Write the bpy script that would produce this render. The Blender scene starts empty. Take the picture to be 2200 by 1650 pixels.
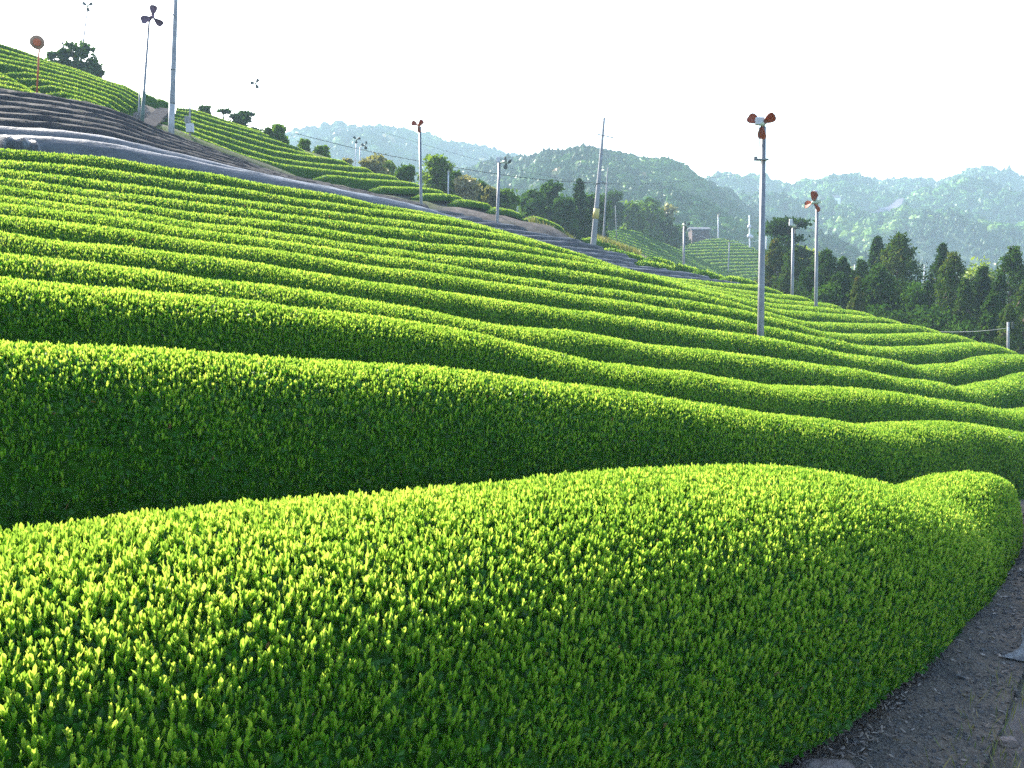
import bpy, math, random
import numpy as np
from mathutils import Vector, Matrix
random.seed(7); rng = np.random.default_rng(11)
SC = bpy.context.scene
COL = SC.collection
EYE = 2.8                      # eye height above the lower end of the path
F_PX = 2113.0; PITCH = math.radians(7.15)
SP, CP = math.sin(PITCH), math.cos(PITCH)

# ------------------------------------------------------------------ helpers
def slope(x, y):
    """horizontal and vertical tangent of the sight line through a photo point"""
    dx = (x - 1100.0) / F_PX; dy = (825.0 - y) / F_PX
    den = CP + dy * SP
    return dx / den, (-SP + dy * CP) / den

def at(x, y, Y):
    t, v = slope(x, y)
    return np.array([t * Y, Y, v * Y + EYE])

NX, NY = -math.sqrt(0.5), math.sqrt(0.5)     # tea rows run at 45 degrees; this is their normal in plan
def at_c(x, y, c):
    t, v = slope(x, y)
    Y = c / (NY + NX * t)
    return np.array([t * Y, Y, v * Y + EYE])

def tag(o, label=None, cat=None, group=None, kind=None):
    if label: o['label'] = label
    if cat: o['category'] = cat
    if group: o['group'] = group
    if kind: o['kind'] = kind
    return o

def make_obj(name, V, Q, mats, midx=None, tint=None, parent=None, smooth=None, origin=None):
    """V (n,3) world points, Q (m,4) quads (or list of tuples); one mesh object"""
    V = np.asarray(V, dtype=np.float32)
    if origin is None:
        origin = np.array([0, 0, 0], dtype=np.float32) if parent is not None else np.array([V[:, 0].mean(), V[:, 1].mean(), V[:, 2].min()], dtype=np.float32)
    V = V - np.asarray(origin, dtype=np.float32)
    me = bpy.data.meshes.new(name)
    if isinstance(Q, np.ndarray):
        n, m, k = len(V), len(Q), Q.shape[1]
        me.vertices.add(n); me.vertices.foreach_set('co', V.ravel())
        me.loops.add(m * k); me.loops.foreach_set('vertex_index', Q.astype(np.int32).ravel())
        me.polygons.add(m)
        me.polygons.foreach_set('loop_start', np.arange(0, m * k, k, dtype=np.int32))
        me.update(calc_edges=True)
    else:
        me.from_pydata([tuple(map(float, v)) for v in V], [], [tuple(q) for q in Q])
        m = len(Q)
    for mt in (mats if isinstance(mats, (list, tuple)) else [mats]): me.materials.append(mt)
    if midx is not None: me.polygons.foreach_set('material_index', np.asarray(midx, dtype=np.int32))
    if tint is not None:
        a = me.attributes.new('tint', 'FLOAT', 'FACE'); a.data.foreach_set('value', np.asarray(tint, dtype=np.float32))
    if smooth is None: smooth = np.zeros(m, dtype=bool)
    elif smooth is True: smooth = np.ones(m, dtype=bool)
    me.polygons.foreach_set('use_smooth', smooth)
    me.update(); me.validate()
    o = bpy.data.objects.new(name, me); COL.objects.link(o)
    o.location = [float(v) for v in origin]
    if parent is not None:
        o.parent = parent
    return o

def empty(name, loc):
    o = bpy.data.objects.new(name, None); COL.objects.link(o); o.location = [float(v) for v in loc]
    o.empty_display_size = 0.3
    return o

class MB:
    """collects plain shapes into one mesh"""
    def __init__(s): s.v = []; s.f = []
    def add(s, vs, fs):
        b = len(s.v); s.v += [tuple(v) for v in vs]; s.f += [tuple(i + b for i in f) for f in fs]
    def tube(s, pts, radii, n=10, caps=True):
        pts = [Vector(p) for p in pts]
        rings = []
        for i, p in enumerate(pts):
            d = (pts[min(i + 1, len(pts) - 1)] - pts[max(i - 1, 0)]).normalized()
            a = Vector((1, 0, 0)) if abs(d.x) < 0.9 else Vector((0, 1, 0))
            u = d.cross(a).normalized(); w = d.cross(u)
            r = radii[i] if isinstance(radii, (list, tuple)) else radii
            rings.append([p + u * (r * math.cos(2 * math.pi * k / n)) + w * (r * math.sin(2 * math.pi * k / n)) for k in range(n)])
        b = len(s.v)
        for r in rings: s.v += [tuple(v) for v in r]
        for i in range(len(rings) - 1):
            for k in range(n):
                a0 = b + i * n + k; a1 = b + i * n + (k + 1) % n
                s.f.append((a0, a1, a1 + n, a0 + n))
        if caps:
            s.f.append(tuple(b + k for k in range(n))[::-1]); e = b + (len(rings) - 1) * n
            s.f.append(tuple(e + k for k in range(n)))
    def box(s, c, sx, sy, sz, M=None, bev=0.0):
        bx = min(bev, sx * .4, sy * .4, sz * .4)
        import bmesh
        bm = bmesh.new(); bmesh.ops.create_cube(bm, size=1.0)
        for v in bm.verts: v.co = Vector((v.co.x * sx, v.co.y * sy, v.co.z * sz))
        if bx > 0: bmesh.ops.bevel(bm, geom=list(bm.edges), offset=bx, segments=2, affect='EDGES', profile=0.5)
        T = Matrix.Translation(Vector(c)) @ (M.to_4x4() if M else Matrix.Identity(4))
        bm.verts.index_update()
        s.add([T @ v.co for v in bm.verts], [[v.index for v in f.verts] for f in bm.faces]); bm.free()
    def lathe(s, prof, M, n=14):
        """prof: (axial, radius) list along local +Z, placed by matrix M"""
        b = len(s.v)
        for z, r in prof:
            for k in range(n):
                a = 2 * math.pi * k / n
                s.v.append(tuple(M @ Vector((r * math.cos(a), r * math.sin(a), z))))
        for i in range(len(prof) - 1):
            for k in range(n):
                a0 = b + i * n + k; a1 = b + i * n + (k + 1) % n
                s.f.append((a0, a1, a1 + n, a0 + n))
        s.f.append(tuple(b + k for k in range(n))[::-1]); e = b + (len(prof) - 1) * n
        s.f.append(tuple(e + k for k in range(n)))
    def build(s, name, mat, parent=None, smooth=False, origin=None):
        V = np.array(s.v)
        if parent is not None:
            V = V - np.array(parent_world(parent)); origin = (0, 0, 0)
        return make_obj(name, V, s.f, mat, parent=parent, smooth=True if smooth else None, origin=origin)

def parent_world(o):
    v = Vector(o.location)
    while o.parent: o = o.parent; v += Vector(o.location)
    return tuple(v)

# ------------------------------------------------------------------ materials
def new_mat(name):
    m = bpy.data.materials.new(name); m.use_nodes = True
    nt = m.node_tree; nt.nodes.clear()
    out = nt.nodes.new('ShaderNodeOutputMaterial')
    return m, nt, out
def N(nt, t, **kw):
    n = nt.nodes.new(t)
    for k, v in kw.items():
        if k in n.inputs: n.inputs[k].default_value = v
        else: setattr(n, k, v)
    return n
def ramp(nt, stops):
    r = nt.nodes.new('ShaderNodeValToRGB')
    el = r.color_ramp.elements
    while len(el) < len(stops): el.new(0.5)
    for e, (p, c) in zip(el, stops): e.position = p; e.color = (*c, 1)
    return r

def leaf_mat(name, stops, transl=0.45, rough=0.4, gloss=0.06, tcol=(1.5, 1.35, 0.5)):
    m, nt, out = new_mat(name); L = nt.links.new
    at_ = N(nt, 'ShaderNodeAttribute', attribute_name='tint')
    r = ramp(nt, stops); L(at_.outputs['Fac'], r.inputs[0])
    d = N(nt, 'ShaderNodeBsdfDiffuse'); L(r.outputs[0], d.inputs['Color'])
    tm = N(nt, 'ShaderNodeVectorMath', operation='MULTIPLY'); tm.inputs[1].default_value = tcol
    L(r.outputs[0], tm.inputs[0])
    t = N(nt, 'ShaderNodeBsdfTranslucent'); L(tm.outputs[0], t.inputs['Color'])
    mx = N(nt, 'ShaderNodeMixShader'); mx.inputs[0].default_value = transl
    L(d.outputs[0], mx.inputs[1]); L(t.outputs[0], mx.inputs[2])
    g = N(nt, 'ShaderNodeBsdfGlossy'); g.inputs['Roughness'].default_value = rough; g.inputs['Color'].default_value = (1, 1, 1, 1)
    mg = N(nt, 'ShaderNodeMixShader'); mg.inputs[0].default_value = gloss
    L(mx.outputs[0], mg.inputs[1]); L(g.outputs[0], mg.inputs[2])
    L(mg.outputs[0], out.inputs['Surface'])
    return m

def surf_mat(name, c1, c2, scale=4.0, rough=0.8, bump=0.3, metallic=0.0, detail=6.0, spec=0.3, c3=None, bscale=None, stretch=None):
    m, nt, out = new_mat(name); L = nt.links.new
    tc = N(nt, 'ShaderNodeTexCoord'); src = tc.outputs['Object']
    if stretch:
        mp = N(nt, 'ShaderNodeMapping'); mp.inputs['Scale'].default_value = stretch; L(src, mp.inputs[0]); src = mp.outputs[0]
    n1 = N(nt, 'ShaderNodeTexNoise'); n1.inputs['Scale'].default_value = scale; n1.inputs['Detail'].default_value = detail
    L(src, n1.inputs['Vector'])
    st = [(0.35, c1), (0.65, c2)] if c3 is None else [(0.32, c1), (0.5, c2), (0.66, c3)]
    r = ramp(nt, st); L(n1.outputs['Fac'], r.inputs[0])
    p = N(nt, 'ShaderNodeBsdfPrincipled'); p.inputs['Roughness'].default_value = rough; p.inputs['Metallic'].default_value = metallic
    p.inputs['Specular IOR Level'].default_value = spec
    L(r.outputs[0], p.inputs['Base Color'])
    if bump:
        n2 = N(nt, 'ShaderNodeTexNoise'); n2.inputs['Scale'].default_value = bscale or scale * 4; n2.inputs['Detail'].default_value = 5
        L(src, n2.inputs['Vector'])
        b = N(nt, 'ShaderNodeBump'); b.inputs['Strength'].default_value = bump; b.inputs['Distance'].default_value = 0.05
        L(n2.outputs['Fac'], b.inputs['Height']); L(b.outputs[0], p.inputs['Normal'])
    L(p.outputs[0], out.inputs['Surface'])
    return m

M = {}
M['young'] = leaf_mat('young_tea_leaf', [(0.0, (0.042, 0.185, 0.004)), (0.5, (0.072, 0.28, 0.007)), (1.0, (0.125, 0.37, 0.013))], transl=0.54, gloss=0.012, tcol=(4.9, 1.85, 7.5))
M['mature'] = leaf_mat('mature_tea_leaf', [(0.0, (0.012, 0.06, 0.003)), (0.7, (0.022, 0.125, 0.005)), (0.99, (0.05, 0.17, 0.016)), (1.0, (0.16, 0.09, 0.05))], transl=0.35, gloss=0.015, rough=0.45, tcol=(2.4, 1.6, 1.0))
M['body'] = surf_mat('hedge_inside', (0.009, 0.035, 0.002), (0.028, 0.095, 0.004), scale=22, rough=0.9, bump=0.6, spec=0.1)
M['body_far'] = surf_mat('clipped_hedge_mass', (0.05, 0.13, 0.008), (0.10, 0.21, 0.012), scale=9, rough=0.9, bump=0.8, spec=0.1)
M['net'] = surf_mat('shade_net', (0.028, 0.035, 0.042), (0.056, 0.066, 0.077), scale=3.0, rough=0.45, bump=0.6, spec=0.5, stretch=(1, 1, 3), bscale=9)
M['darknet'] = surf_mat('dark_shade_net', (0.009, 0.010, 0.014), (0.021, 0.021, 0.026), scale=2.2, rough=0.85, bump=0.8, spec=0.08, c3=(0.034, 0.031, 0.034), bscale=8)
M['slatenet'] = surf_mat('slate_shade_net', (0.006, 0.007, 0.011), (0.016, 0.018, 0.025), scale=3.0, rough=0.5, bump=0.4, spec=0.4, bscale=9)
M['ground'] = None
M['conifer'] = leaf_mat('conifer_leaf', [(0.0, (0.012, 0.036, 0.009)), (0.45, (0.03, 0.075, 0.014)), (0.8, (0.065, 0.10, 0.02)), (1.0, (0.14, 0.095, 0.03))], transl=0.3, gloss=0.0)
M['broad'] = leaf_mat('broad_leaf', [(0.0, (0.02, 0.06, 0.012)), (0.5, (0.06, 0.13, 0.02)), (1.0, (0.15, 0.24, 0.03))], transl=0.35, gloss=0.0)
M['spring'] = leaf_mat('spring_leaf', [(0.0, (0.10, 0.17, 0.02)), (0.5, (0.18, 0.26, 0.03)), (1.0, (0.30, 0.36, 0.06))], transl=0.4, gloss=0.02)
M['tan'] = leaf_mat('tan_leaf', [(0.0, (0.10, 0.12, 0.05)), (0.5, (0.19, 0.20, 0.095)), (1.0, (0.30, 0.28, 0.17))], transl=0.35, gloss=0.02)
M['forest'] = leaf_mat('far_forest_leaf', [(0.0, (0.010, 0.036, 0.010)), (0.35, (0.022, 0.078, 0.014)), (0.6, (0.065, 0.155, 0.018)), (0.82, (0.12, 0.20, 0.03)), (0.93, (0.21, 0.28, 0.05)), (1.0, (0.24, 0.15, 0.09))], transl=0.2, gloss=0.01)
M['bark'] = surf_mat('bark', (0.05, 0.035, 0.025), (0.12, 0.09, 0.065), scale=8, rough=0.9, bump=0.8, stretch=(1, 1, 0.3))
M['steel'] = surf_mat('galvanised_pole', (0.13, 0.135, 0.15), (0.20, 0.205, 0.22), scale=3, rough=0.45, bump=0.05, metallic=0.35, spec=0.5)
M['concrete'] = surf_mat('concrete_pole', (0.17, 0.18, 0.19), (0.26, 0.26, 0.27), scale=5, rough=0.85, bump=0.15)
M['greenpole'] = surf_mat('green_painted_pole', (0.05, 0.09, 0.08), (0.08, 0.13, 0.11), scale=5, rough=0.5, bump=0.05)
M['motor'] = surf_mat('motor_paint', (0.34, 0.40, 0.30), (0.45, 0.50, 0.38), scale=6, rough=0.45, bump=0.05)
M['boxwhite'] = surf_mat('white_box_paint', (0.42, 0.43, 0.46), (0.52, 0.53, 0.56), scale=6, rough=0.5, bump=0.05)
M['blade'] = leaf_mat('orange_blade_plastic', [(0.0, (0.26, 0.065, 0.03)), (1.0, (0.30, 0.075, 0.035))], transl=0.3, gloss=0.02, tcol=(1.3, 1.0, 0.7))
M['bladedark'] = surf_mat('dark_blade_plastic', (0.035, 0.045, 0.045), (0.06, 0.07, 0.07), scale=6, rough=0.5, bump=0.0)
M['purple'] = surf_mat('purple_brown_blade', (0.10, 0.055, 0.10), (0.15, 0.08, 0.14), scale=6, rough=0.5, bump=0.0)
M['orangepaint'] = surf_mat('orange_paint', (0.40, 0.09, 0.03), (0.52, 0.13, 0.045), scale=6, rough=0.5, bump=0.05)
M['mirrorback'] = surf_mat('mirror_back_paint', (0.26, 0.15, 0.09), (0.32, 0.20, 0.12), scale=6, rough=0.5, bump=0.05)
M['cable'] = surf_mat('black_cable', (0.02, 0.02, 0.022), (0.035, 0.035, 0.04), scale=4, rough=0.5, bump=0.0)
M['wirepale'] = surf_mat('pale_wire', (0.25, 0.28, 0.3), (0.32, 0.35, 0.37), scale=4, rough=0.4, bump=0.0)
M['stone'] = surf_mat('pink_grey_stone', (0.10, 0.075, 0.065), (0.22, 0.175, 0.155), scale=9, rough=0.9, bump=1.0, c3=(0.15, 0.13, 0.12))
M['roof'] = surf_mat('grey_roof', (0.09, 0.10, 0.12), (0.13, 0.14, 0.16), scale=2, rough=0.9, bump=0.1, spec=0.05)
M['redwall'] = surf_mat('red_brown_boards', (0.06, 0.045, 0.045), (0.10, 0.07, 0.07), scale=3, rough=0.8, bump=0.1)
M['white'] = surf_mat('white_wall', (0.70, 0.70, 0.68), (0.80, 0.80, 0.78), scale=3, rough=0.7, bump=0.05)
M['road'] = surf_mat('pale_asphalt', (0.055, 0.052, 0.055), (0.085, 0.08, 0.08), scale=2, rough=1.0, bump=0.2, spec=0.0)
M['grass'] = leaf_mat('dry_grass_blade', [(0.0, (0.06, 0.10, 0.02)), (0.5, (0.14, 0.16, 0.05)), (1.0, (0.30, 0.25, 0.12))], transl=0.35, gloss=0.03)
M['litter'] = leaf_mat('dry_leaf_litter', [(0.0, (0.05, 0.035, 0.025)), (0.6, (0.15, 0.11, 0.08)), (1.0, (0.32, 0.28, 0.24))], transl=0.1, gloss=0.05)
M['gravel'] = surf_mat('grey_gravel', (0.04, 0.04, 0.042), (0.13, 0.125, 0.12), scale=30, rough=0.85, bump=0.4)
M['netblue'] = surf_mat('blue_black_net', (0.010, 0.013, 0.018), (0.025, 0.032, 0.042), scale=14, rough=0.45, bump=0.6, spec=0.5, c3=(0.08, 0.10, 0.12), stretch=(1, 1, 0.4))
M['fieldnet'] = surf_mat('violet_grey_net', (0.085, 0.08, 0.11), (0.13, 0.12, 0.16), scale=0.25, rough=0.9, bump=0.1, spec=0.0, stretch=(1, 8, 1))

def ground_material():
    m, nt, out = new_mat('ground_soil'); L = nt.links.new
    tc = N(nt, 'ShaderNodeTexCoord')
    n1 = N(nt, 'ShaderNodeTexNoise'); n1.inputs['Scale'].default_value = 1.3; n1.inputs['Detail'].default_value = 9; n1.inputs['Roughness'].default_value = 0.7
    n2 = N(nt, 'ShaderNodeTexNoise'); n2.inputs['Scale'].default_value = 0.12; n2.inputs['Detail'].default_value = 5
    n3 = N(nt, 'ShaderNodeTexVoronoi'); n3.inputs['Scale'].default_value = 38
    for n in (n1, n2, n3): L(tc.outputs['Object'], n.inputs['Vector'])
    a = ramp(nt, [(0.3, (0.055, 0.045, 0.04)), (0.5, (0.11, 0.095, 0.085)), (0.7, (0.19, 0.165, 0.15))]); L(n1.outputs['Fac'], a.inputs[0])
    g = ramp(nt, [(0.35, (0.035, 0.065, 0.018)), (0.65, (0.09, 0.11, 0.035))]); L(n1.outputs['Fac'], g.inputs[0])
    k = ramp(nt, [(0.50, (0, 0, 0)), (0.62, (1, 1, 1))]); L(n2.outputs['Fac'], k.inputs[0])
    mx = N(nt, 'ShaderNodeMix', data_type='RGBA'); L(k.outputs[0], mx.inputs[0]); L(a.outputs[0], mx.inputs[6]); L(g.outputs[0], mx.inputs[7])
    p = N(nt, 'ShaderNodeBsdfPrincipled'); p.inputs['Roughness'].default_value = 0.95; p.inputs['Specular IOR Level'].default_value = 0.05
    L(mx.outputs[2], p.inputs['Base Color'])
    b = N(nt, 'ShaderNodeBump'); b.inputs['Strength'].default_value = 0.7; b.inputs['Distance'].default_value = 0.03
    ad = N(nt, 'ShaderNodeMath', operation='ADD'); L(n1.outputs['Fac'], ad.inputs[0]); L(n3.outputs['Distance'], ad.inputs[1])
    L(ad.outputs[0], b.inputs['Height']); L(b.outputs[0], p.inputs['Normal'])
    L(p.outputs[0], out.inputs['Surface'])
    return m
M['ground'] = ground_material()

def path_material():
    m, nt, out = new_mat('gravel_path'); L = nt.links.new
    tc = N(nt, 'ShaderNodeTexCoord')
    v = N(nt, 'ShaderNodeTexVoronoi'); v.inputs['Scale'].default_value = 55
    n1 = N(nt, 'ShaderNodeTexNoise'); n1.inputs['Scale'].default_value = 3.5; n1.inputs['Detail'].default_value = 10; n1.inputs['Roughness'].default_value = 0.75
    for n in (v, n1): L(tc.outputs['Object'], n.inputs['Vector'])
    a = ramp(nt, [(0.0, (0.05, 0.048, 0.042)), (0.6, (0.115, 0.108, 0.095)), (1.0, (0.25, 0.23, 0.20))]); L(v.outputs['Color'], a.inputs[0])
    d = ramp(nt, [(0.40, (0.05, 0.047, 0.041)), (0.60, (0.16, 0.12, 0.085))]); L(n1.outputs['Fac'], d.inputs[0])
    mx = N(nt, 'ShaderNodeMix', data_type='RGBA'); mx.inputs[0].default_value = 0.62; L(a.outputs[0], mx.inputs[6]); L(d.outputs[0], mx.inputs[7])
    p = N(nt, 'ShaderNodeBsdfPrincipled'); p.inputs['Roughness'].default_value = 0.9; p.inputs['Specular IOR Level'].default_value = 0.1
    L(mx.outputs[2], p.inputs['Base Color'])
    b = N(nt, 'ShaderNodeBump'); b.inputs['Strength'].default_value = 0.9; b.inputs['Distance'].default_value = 0.012
    L(v.outputs['Distance'], b.inputs['Height']); L(b.outputs[0], p.inputs['Normal'])
    L(p.outputs[0], out.inputs['Surface'])
    return m
M['path'] = path_material()

# ------------------------------------------------------------------ tea rows
CTRL = []          # ground control points (x, y, z)
C0, DC = 3.9, 1.8
def cN(k): return C0 + DC * (k - 1)

def smooth1(a, k):
    if k <= 0 or len(a) < 2 * k + 1: return a
    w = np.hanning(2 * k + 3)[1:-1]; w /= w.sum()
    p = np.concatenate([2 * a[0] - a[k:0:-1], a, 2 * a[-1] - a[-2:-k - 2:-1]])
    return np.convolve(p, w, 'valid')

def crest_from(pts, c, ext_l=0.0, ext_r=0.0, dx=4.0, sm=5, curve=0.0):
    """photo trace of a row's crest -> 3D crest line; the row's line in plan is known, its height is read from the trace"""
    pts = sorted(pts); xs = np.array([p[0] for p in pts], float); ys = np.array([p[1] for p in pts], float)
    X = np.arange(xs[0], xs[-1] + dx * .5, dx); Yp = smooth1(np.interp(X, xs, ys), sm)
    if callable(c): P = np.array([at_c(x, y, c(x)) for x, y in zip(X, Yp)])
    else: P = np.array([at_c(x, y, c) for x, y in zip(X, Yp)])
    if ext_l > 0:
        k = max(4, len(P) // 12); d = P[0] - P[k]; d /= np.linalg.norm(d[:2]); n = int(ext_l / .3) + 1
        P = np.vstack([P[0] + d * np.linspace(ext_l, ext_l / n, n)[:, None], P])
    if ext_r > 0:
        k = max(4, len(P) // 12); d = P[-1] - P[-1 - k]; d /= np.linalg.norm(d[:2]); d[2] *= .5; n = int(ext_r / .3) + 1
        P = np.vstack([P, P[-1] + d * np.linspace(ext_r / n, ext_r, n)[:, None]])
    return P

def resample(P, step):
    d = np.concatenate([[0], np.cumsum(np.linalg.norm(np.diff(P[:, :2], axis=0), axis=1))])
    n = max(6, int(d[-1] / step) + 1)
    s = np.linspace(0, d[-1], n)
    return np.stack([np.interp(s, d, P[:, i]) for i in range(3)], 1), s

def lowfreq(s, seed, amp, wl):
    r = np.random.default_rng(seed); o = np.zeros_like(s)
    for i in range(4):
        o += np.sin(s * 2 * math.pi / (wl * (0.5 + r.random())) + r.random() * 6.28) * (0.5 + r.random())
    return o * amp / 2.5

def fbm(x, y, seed, base):
    r = np.random.default_rng(seed); o = np.zeros_like(x, dtype=float); a = 1.0; f = 1.0 / base
    for k in range(5):
        for q in range(3):
            th = r.random() * 6.28; ph = r.random() * 6.28
            o += a * np.sin((x * math.cos(th) + y * math.sin(th)) * f * 6.28 + ph) / 3
        a *= .55; f *= 1.9
    return o
def leaf_quads(base, axis, side, L, W, fold, six):
    """base (n,3), unit axis & side (n,3), length L, width W: returns V, Q of folded pointed leaves"""
    n = len(base); nrm = np.cross(axis, side)
    L = L[:, None]; W = W[:, None]
    if six:
        pts = [base,
               base + axis * L * .38 + side * W * .46 + nrm * fold * W,
               base + axis * L * .80 + side * W * .42 + nrm * fold * W * .9,
               base + axis * L - nrm * fold * W * .3,
               base + axis * L * .80 - side * W * .42 + nrm * fold * W * .9,
               base + axis * L * .38 - side * W * .46 + nrm * fold * W]
        V = np.stack(pts, 1).reshape(-1, 3)
        b = np.arange(n)[:, None] * 6
        Q = np.concatenate([b + np.array([0, 1, 2, 3]), b + np.array([0, 3, 4, 5])], 1).reshape(-1, 4)
        return V, Q, 2
    pts = [base, base + axis * L * .55 + side * W * .5, base + axis * L, base + axis * L * .55 - side * W * .5]
    V = np.stack(pts, 1).reshape(-1, 3)
    Q = np.arange(n)[:, None] * 4 + np.array([0, 1, 2, 3])
    return V, Q, 1

def unit(a): return a / np.maximum(np.linalg.norm(a, axis=1, keepdims=True), 1e-9)

def hedge(name, P, label, group, wf=0.83, wb=0.83, hf=0.84, hb=0.84, pm=2.5, kind='tea', d_lod=None, end_l=False, end_r=True,
          dens=1320.0, seed=1, smax=1.7, cat='tea hedge', step=None, wf_fn=None, hf_fn=None, ground=True, mats=None, young_tint=(0.0, 1.0), gdrop=0.9):
    r = np.random.default_rng(seed)
    dist = np.linalg.norm(P[:, :2], axis=1).mean()
    step = step or float(np.clip(dist / 60.0, 0.10, 0.8))
    P, s = resample(P, step)
    n = len(P)
    T = np.gradient(P, axis=0); T2 = unit(np.stack([T[:, 0], T[:, 1], 0 * T[:, 0]], 1))
    B = np.stack([-T2[:, 1], T2[:, 0], 0 * s], 1)             # to the left of travel = away from the camera (rows run left to right)
    NF, NB = 13, 9
    # profile from front foot to back foot: u in [-1, 1]
    pf = []
    th = np.linspace(0, 1, NF)
    WF = np.full(n, wf) if wf_fn is None else wf_fn(P, s); HF = np.full(n, hf) if hf_fn is None else hf_fn(P, s)
    taper = np.ones(n)
    el = min(0.7, s[-1] * .2)
    if end_l: taper = np.minimum(taper, np.sqrt(np.clip(1 - (1 - np.clip(s / el, 0, 1)) ** 2, 0.02, 1)))
    if end_r: taper = np.minimum(taper, np.sqrt(np.clip(1 - (1 - np.clip((s[-1] - s) / el, 0, 1)) ** 2, 0.02, 1)))
    wob = 1 + lowfreq(s, seed * 3 + 1, 0.025, 3.5)
    zw = lowfreq(s, seed * 3 + 2, 0.008, 2.2)
    rows = []
    # outline as a superellipse-like curve: across q (0 crest -> 1 side), drop
    def curve(W, H, k):
        ang = np.linspace(0, 1, k) * math.pi / 2
        e = 2.0 / pm
        q = np.sin(ang) ** e; dr = 1 - np.cos(ang) ** e
        return q[None, :] * W[:, None], dr[None, :] * H[:, None]
    qf, df = curve(WF * wob * taper, HF, NF)
    qb, db = curve(np.full(n, wb) * wob * taper, np.full(n, hb), NB)
    lat = np.concatenate([-qf[:, ::-1], qb[:, 1:]], 1)
    drp = np.concatenate([df[:, ::-1], db[:, 1:]], 1)
    endrop = (1 - taper) * 0.35
    G = P[:, None, :] + B[:, None, :] * lat[:, :, None]
    G[:, :, 2] -= drp * (0.35 + .65 * taper[:, None]) * 1.0 + endrop[:, None] * 0.6 - zw[:, None]
    m = G.shape[1]
    if kind == 'net': G = G + r.normal(0, (.010 if mats[0] is M['net'] else .016), G.shape)
    V = G.reshape(-1, 3)
    i, j = np.meshgrid(np.arange(n - 1), np.arange(m - 1), indexing='ij')
    a0 = (i * m + j).ravel()
    Q = np.stack([a0, a0 + m, a0 + m + 1, a0 + 1], 1)
    if ground:
        k = max(1, n // 60)
        for p in P[::k]: CTRL.append((p[0], p[1], p[2] - gdrop))
    midx = [np.zeros(len(Q), int)]; tint = [np.full(len(Q), .5)]; sm = [np.ones(len(Q), bool)]
    VV = [V]; QQ = [Q]; off = len(V)
    if kind == 'tea':
        # sample the surface
        A = G[:-1, :-1]; Bq = G[1:, :-1]; Cq = G[1:, 1:]; D = G[:-1, 1:]
        nrm = np.cross(Bq - A, D - A); area = np.linalg.norm(nrm, axis=2)
        nrm = nrm / np.maximum(area[..., None], 1e-9)
        nrm *= np.sign(nrm[..., 2:3] + 1e-6) if False else 1
        cen = (A + Cq) / 2
        # outward: away from the row's core
        core = (P[:-1] + P[1:]) / 2; core = core - np.array([0, 0, .45])
        flip = np.sum(nrm * (cen - core[:, None, :]), axis=2) < 0
        nrm[flip] *= -1
        dcell = np.linalg.norm(cen - np.array([0, 0, EYE]), axis=2)
        sc = np.clip(dcell / 14.0, 1.0, smax)
        front = (np.arange(m - 1) < NF + 3)[None, :]
        for what in ('young', 'mature'):
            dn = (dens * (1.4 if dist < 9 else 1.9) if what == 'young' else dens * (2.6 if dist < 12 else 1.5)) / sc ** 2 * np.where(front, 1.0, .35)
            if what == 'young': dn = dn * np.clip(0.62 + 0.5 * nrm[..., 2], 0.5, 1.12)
            pf = fbm(cen[..., 0] + cen[..., 2] * .7, cen[..., 1] + cen[..., 2] * .5, seed + (7 if what == 'young' else 9), 0.9)
            dn = dn * np.clip(1 + (.22 if dist < 9 else .34) * pf, .25, 1.7)
            cnt = r.poisson(area * dn).ravel()
            idx = np.repeat(np.arange(len(cnt)), cnt)
            if len(idx) == 0: continue
            ii, jj = np.unravel_index(idx, area.shape)
            u = r.random((len(idx), 1)); v = r.random((len(idx), 1))
            pos = A[ii, jj] * (1 - u) * (1 - v) + Bq[ii, jj] * u * (1 - v) + Cq[ii, jj] * u * v + D[ii, jj] * (1 - u) * v
            nn = nrm[ii, jj]; ss = sc[ii, jj]
            k = len(idx)
            up = np.array([0, 0, 1.0])
            if what == 'young':
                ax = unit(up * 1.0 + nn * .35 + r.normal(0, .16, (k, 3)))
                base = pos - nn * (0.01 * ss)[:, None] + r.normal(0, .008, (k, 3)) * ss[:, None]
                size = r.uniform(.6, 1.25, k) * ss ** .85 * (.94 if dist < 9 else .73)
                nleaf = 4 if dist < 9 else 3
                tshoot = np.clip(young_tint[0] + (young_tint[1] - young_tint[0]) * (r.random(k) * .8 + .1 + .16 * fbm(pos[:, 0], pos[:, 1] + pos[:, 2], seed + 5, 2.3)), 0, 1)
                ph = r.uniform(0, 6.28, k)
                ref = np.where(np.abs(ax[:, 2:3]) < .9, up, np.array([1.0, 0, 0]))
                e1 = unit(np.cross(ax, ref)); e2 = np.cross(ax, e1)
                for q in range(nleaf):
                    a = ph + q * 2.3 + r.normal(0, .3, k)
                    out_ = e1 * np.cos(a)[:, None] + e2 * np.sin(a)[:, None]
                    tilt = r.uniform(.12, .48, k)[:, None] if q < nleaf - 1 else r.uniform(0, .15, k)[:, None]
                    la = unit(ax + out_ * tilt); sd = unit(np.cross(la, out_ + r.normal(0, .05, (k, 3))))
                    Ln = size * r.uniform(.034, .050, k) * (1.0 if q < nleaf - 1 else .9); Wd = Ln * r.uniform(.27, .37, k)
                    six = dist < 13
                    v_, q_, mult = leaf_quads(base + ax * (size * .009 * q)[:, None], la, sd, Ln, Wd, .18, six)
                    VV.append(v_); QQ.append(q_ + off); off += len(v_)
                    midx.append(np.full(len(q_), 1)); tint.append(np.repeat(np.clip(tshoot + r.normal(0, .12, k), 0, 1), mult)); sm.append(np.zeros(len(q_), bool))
            else:
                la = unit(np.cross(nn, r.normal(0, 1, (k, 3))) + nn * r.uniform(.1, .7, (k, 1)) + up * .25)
                sd = unit(np.cross(la, nn + r.normal(0, .35, (k, 3))))
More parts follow.
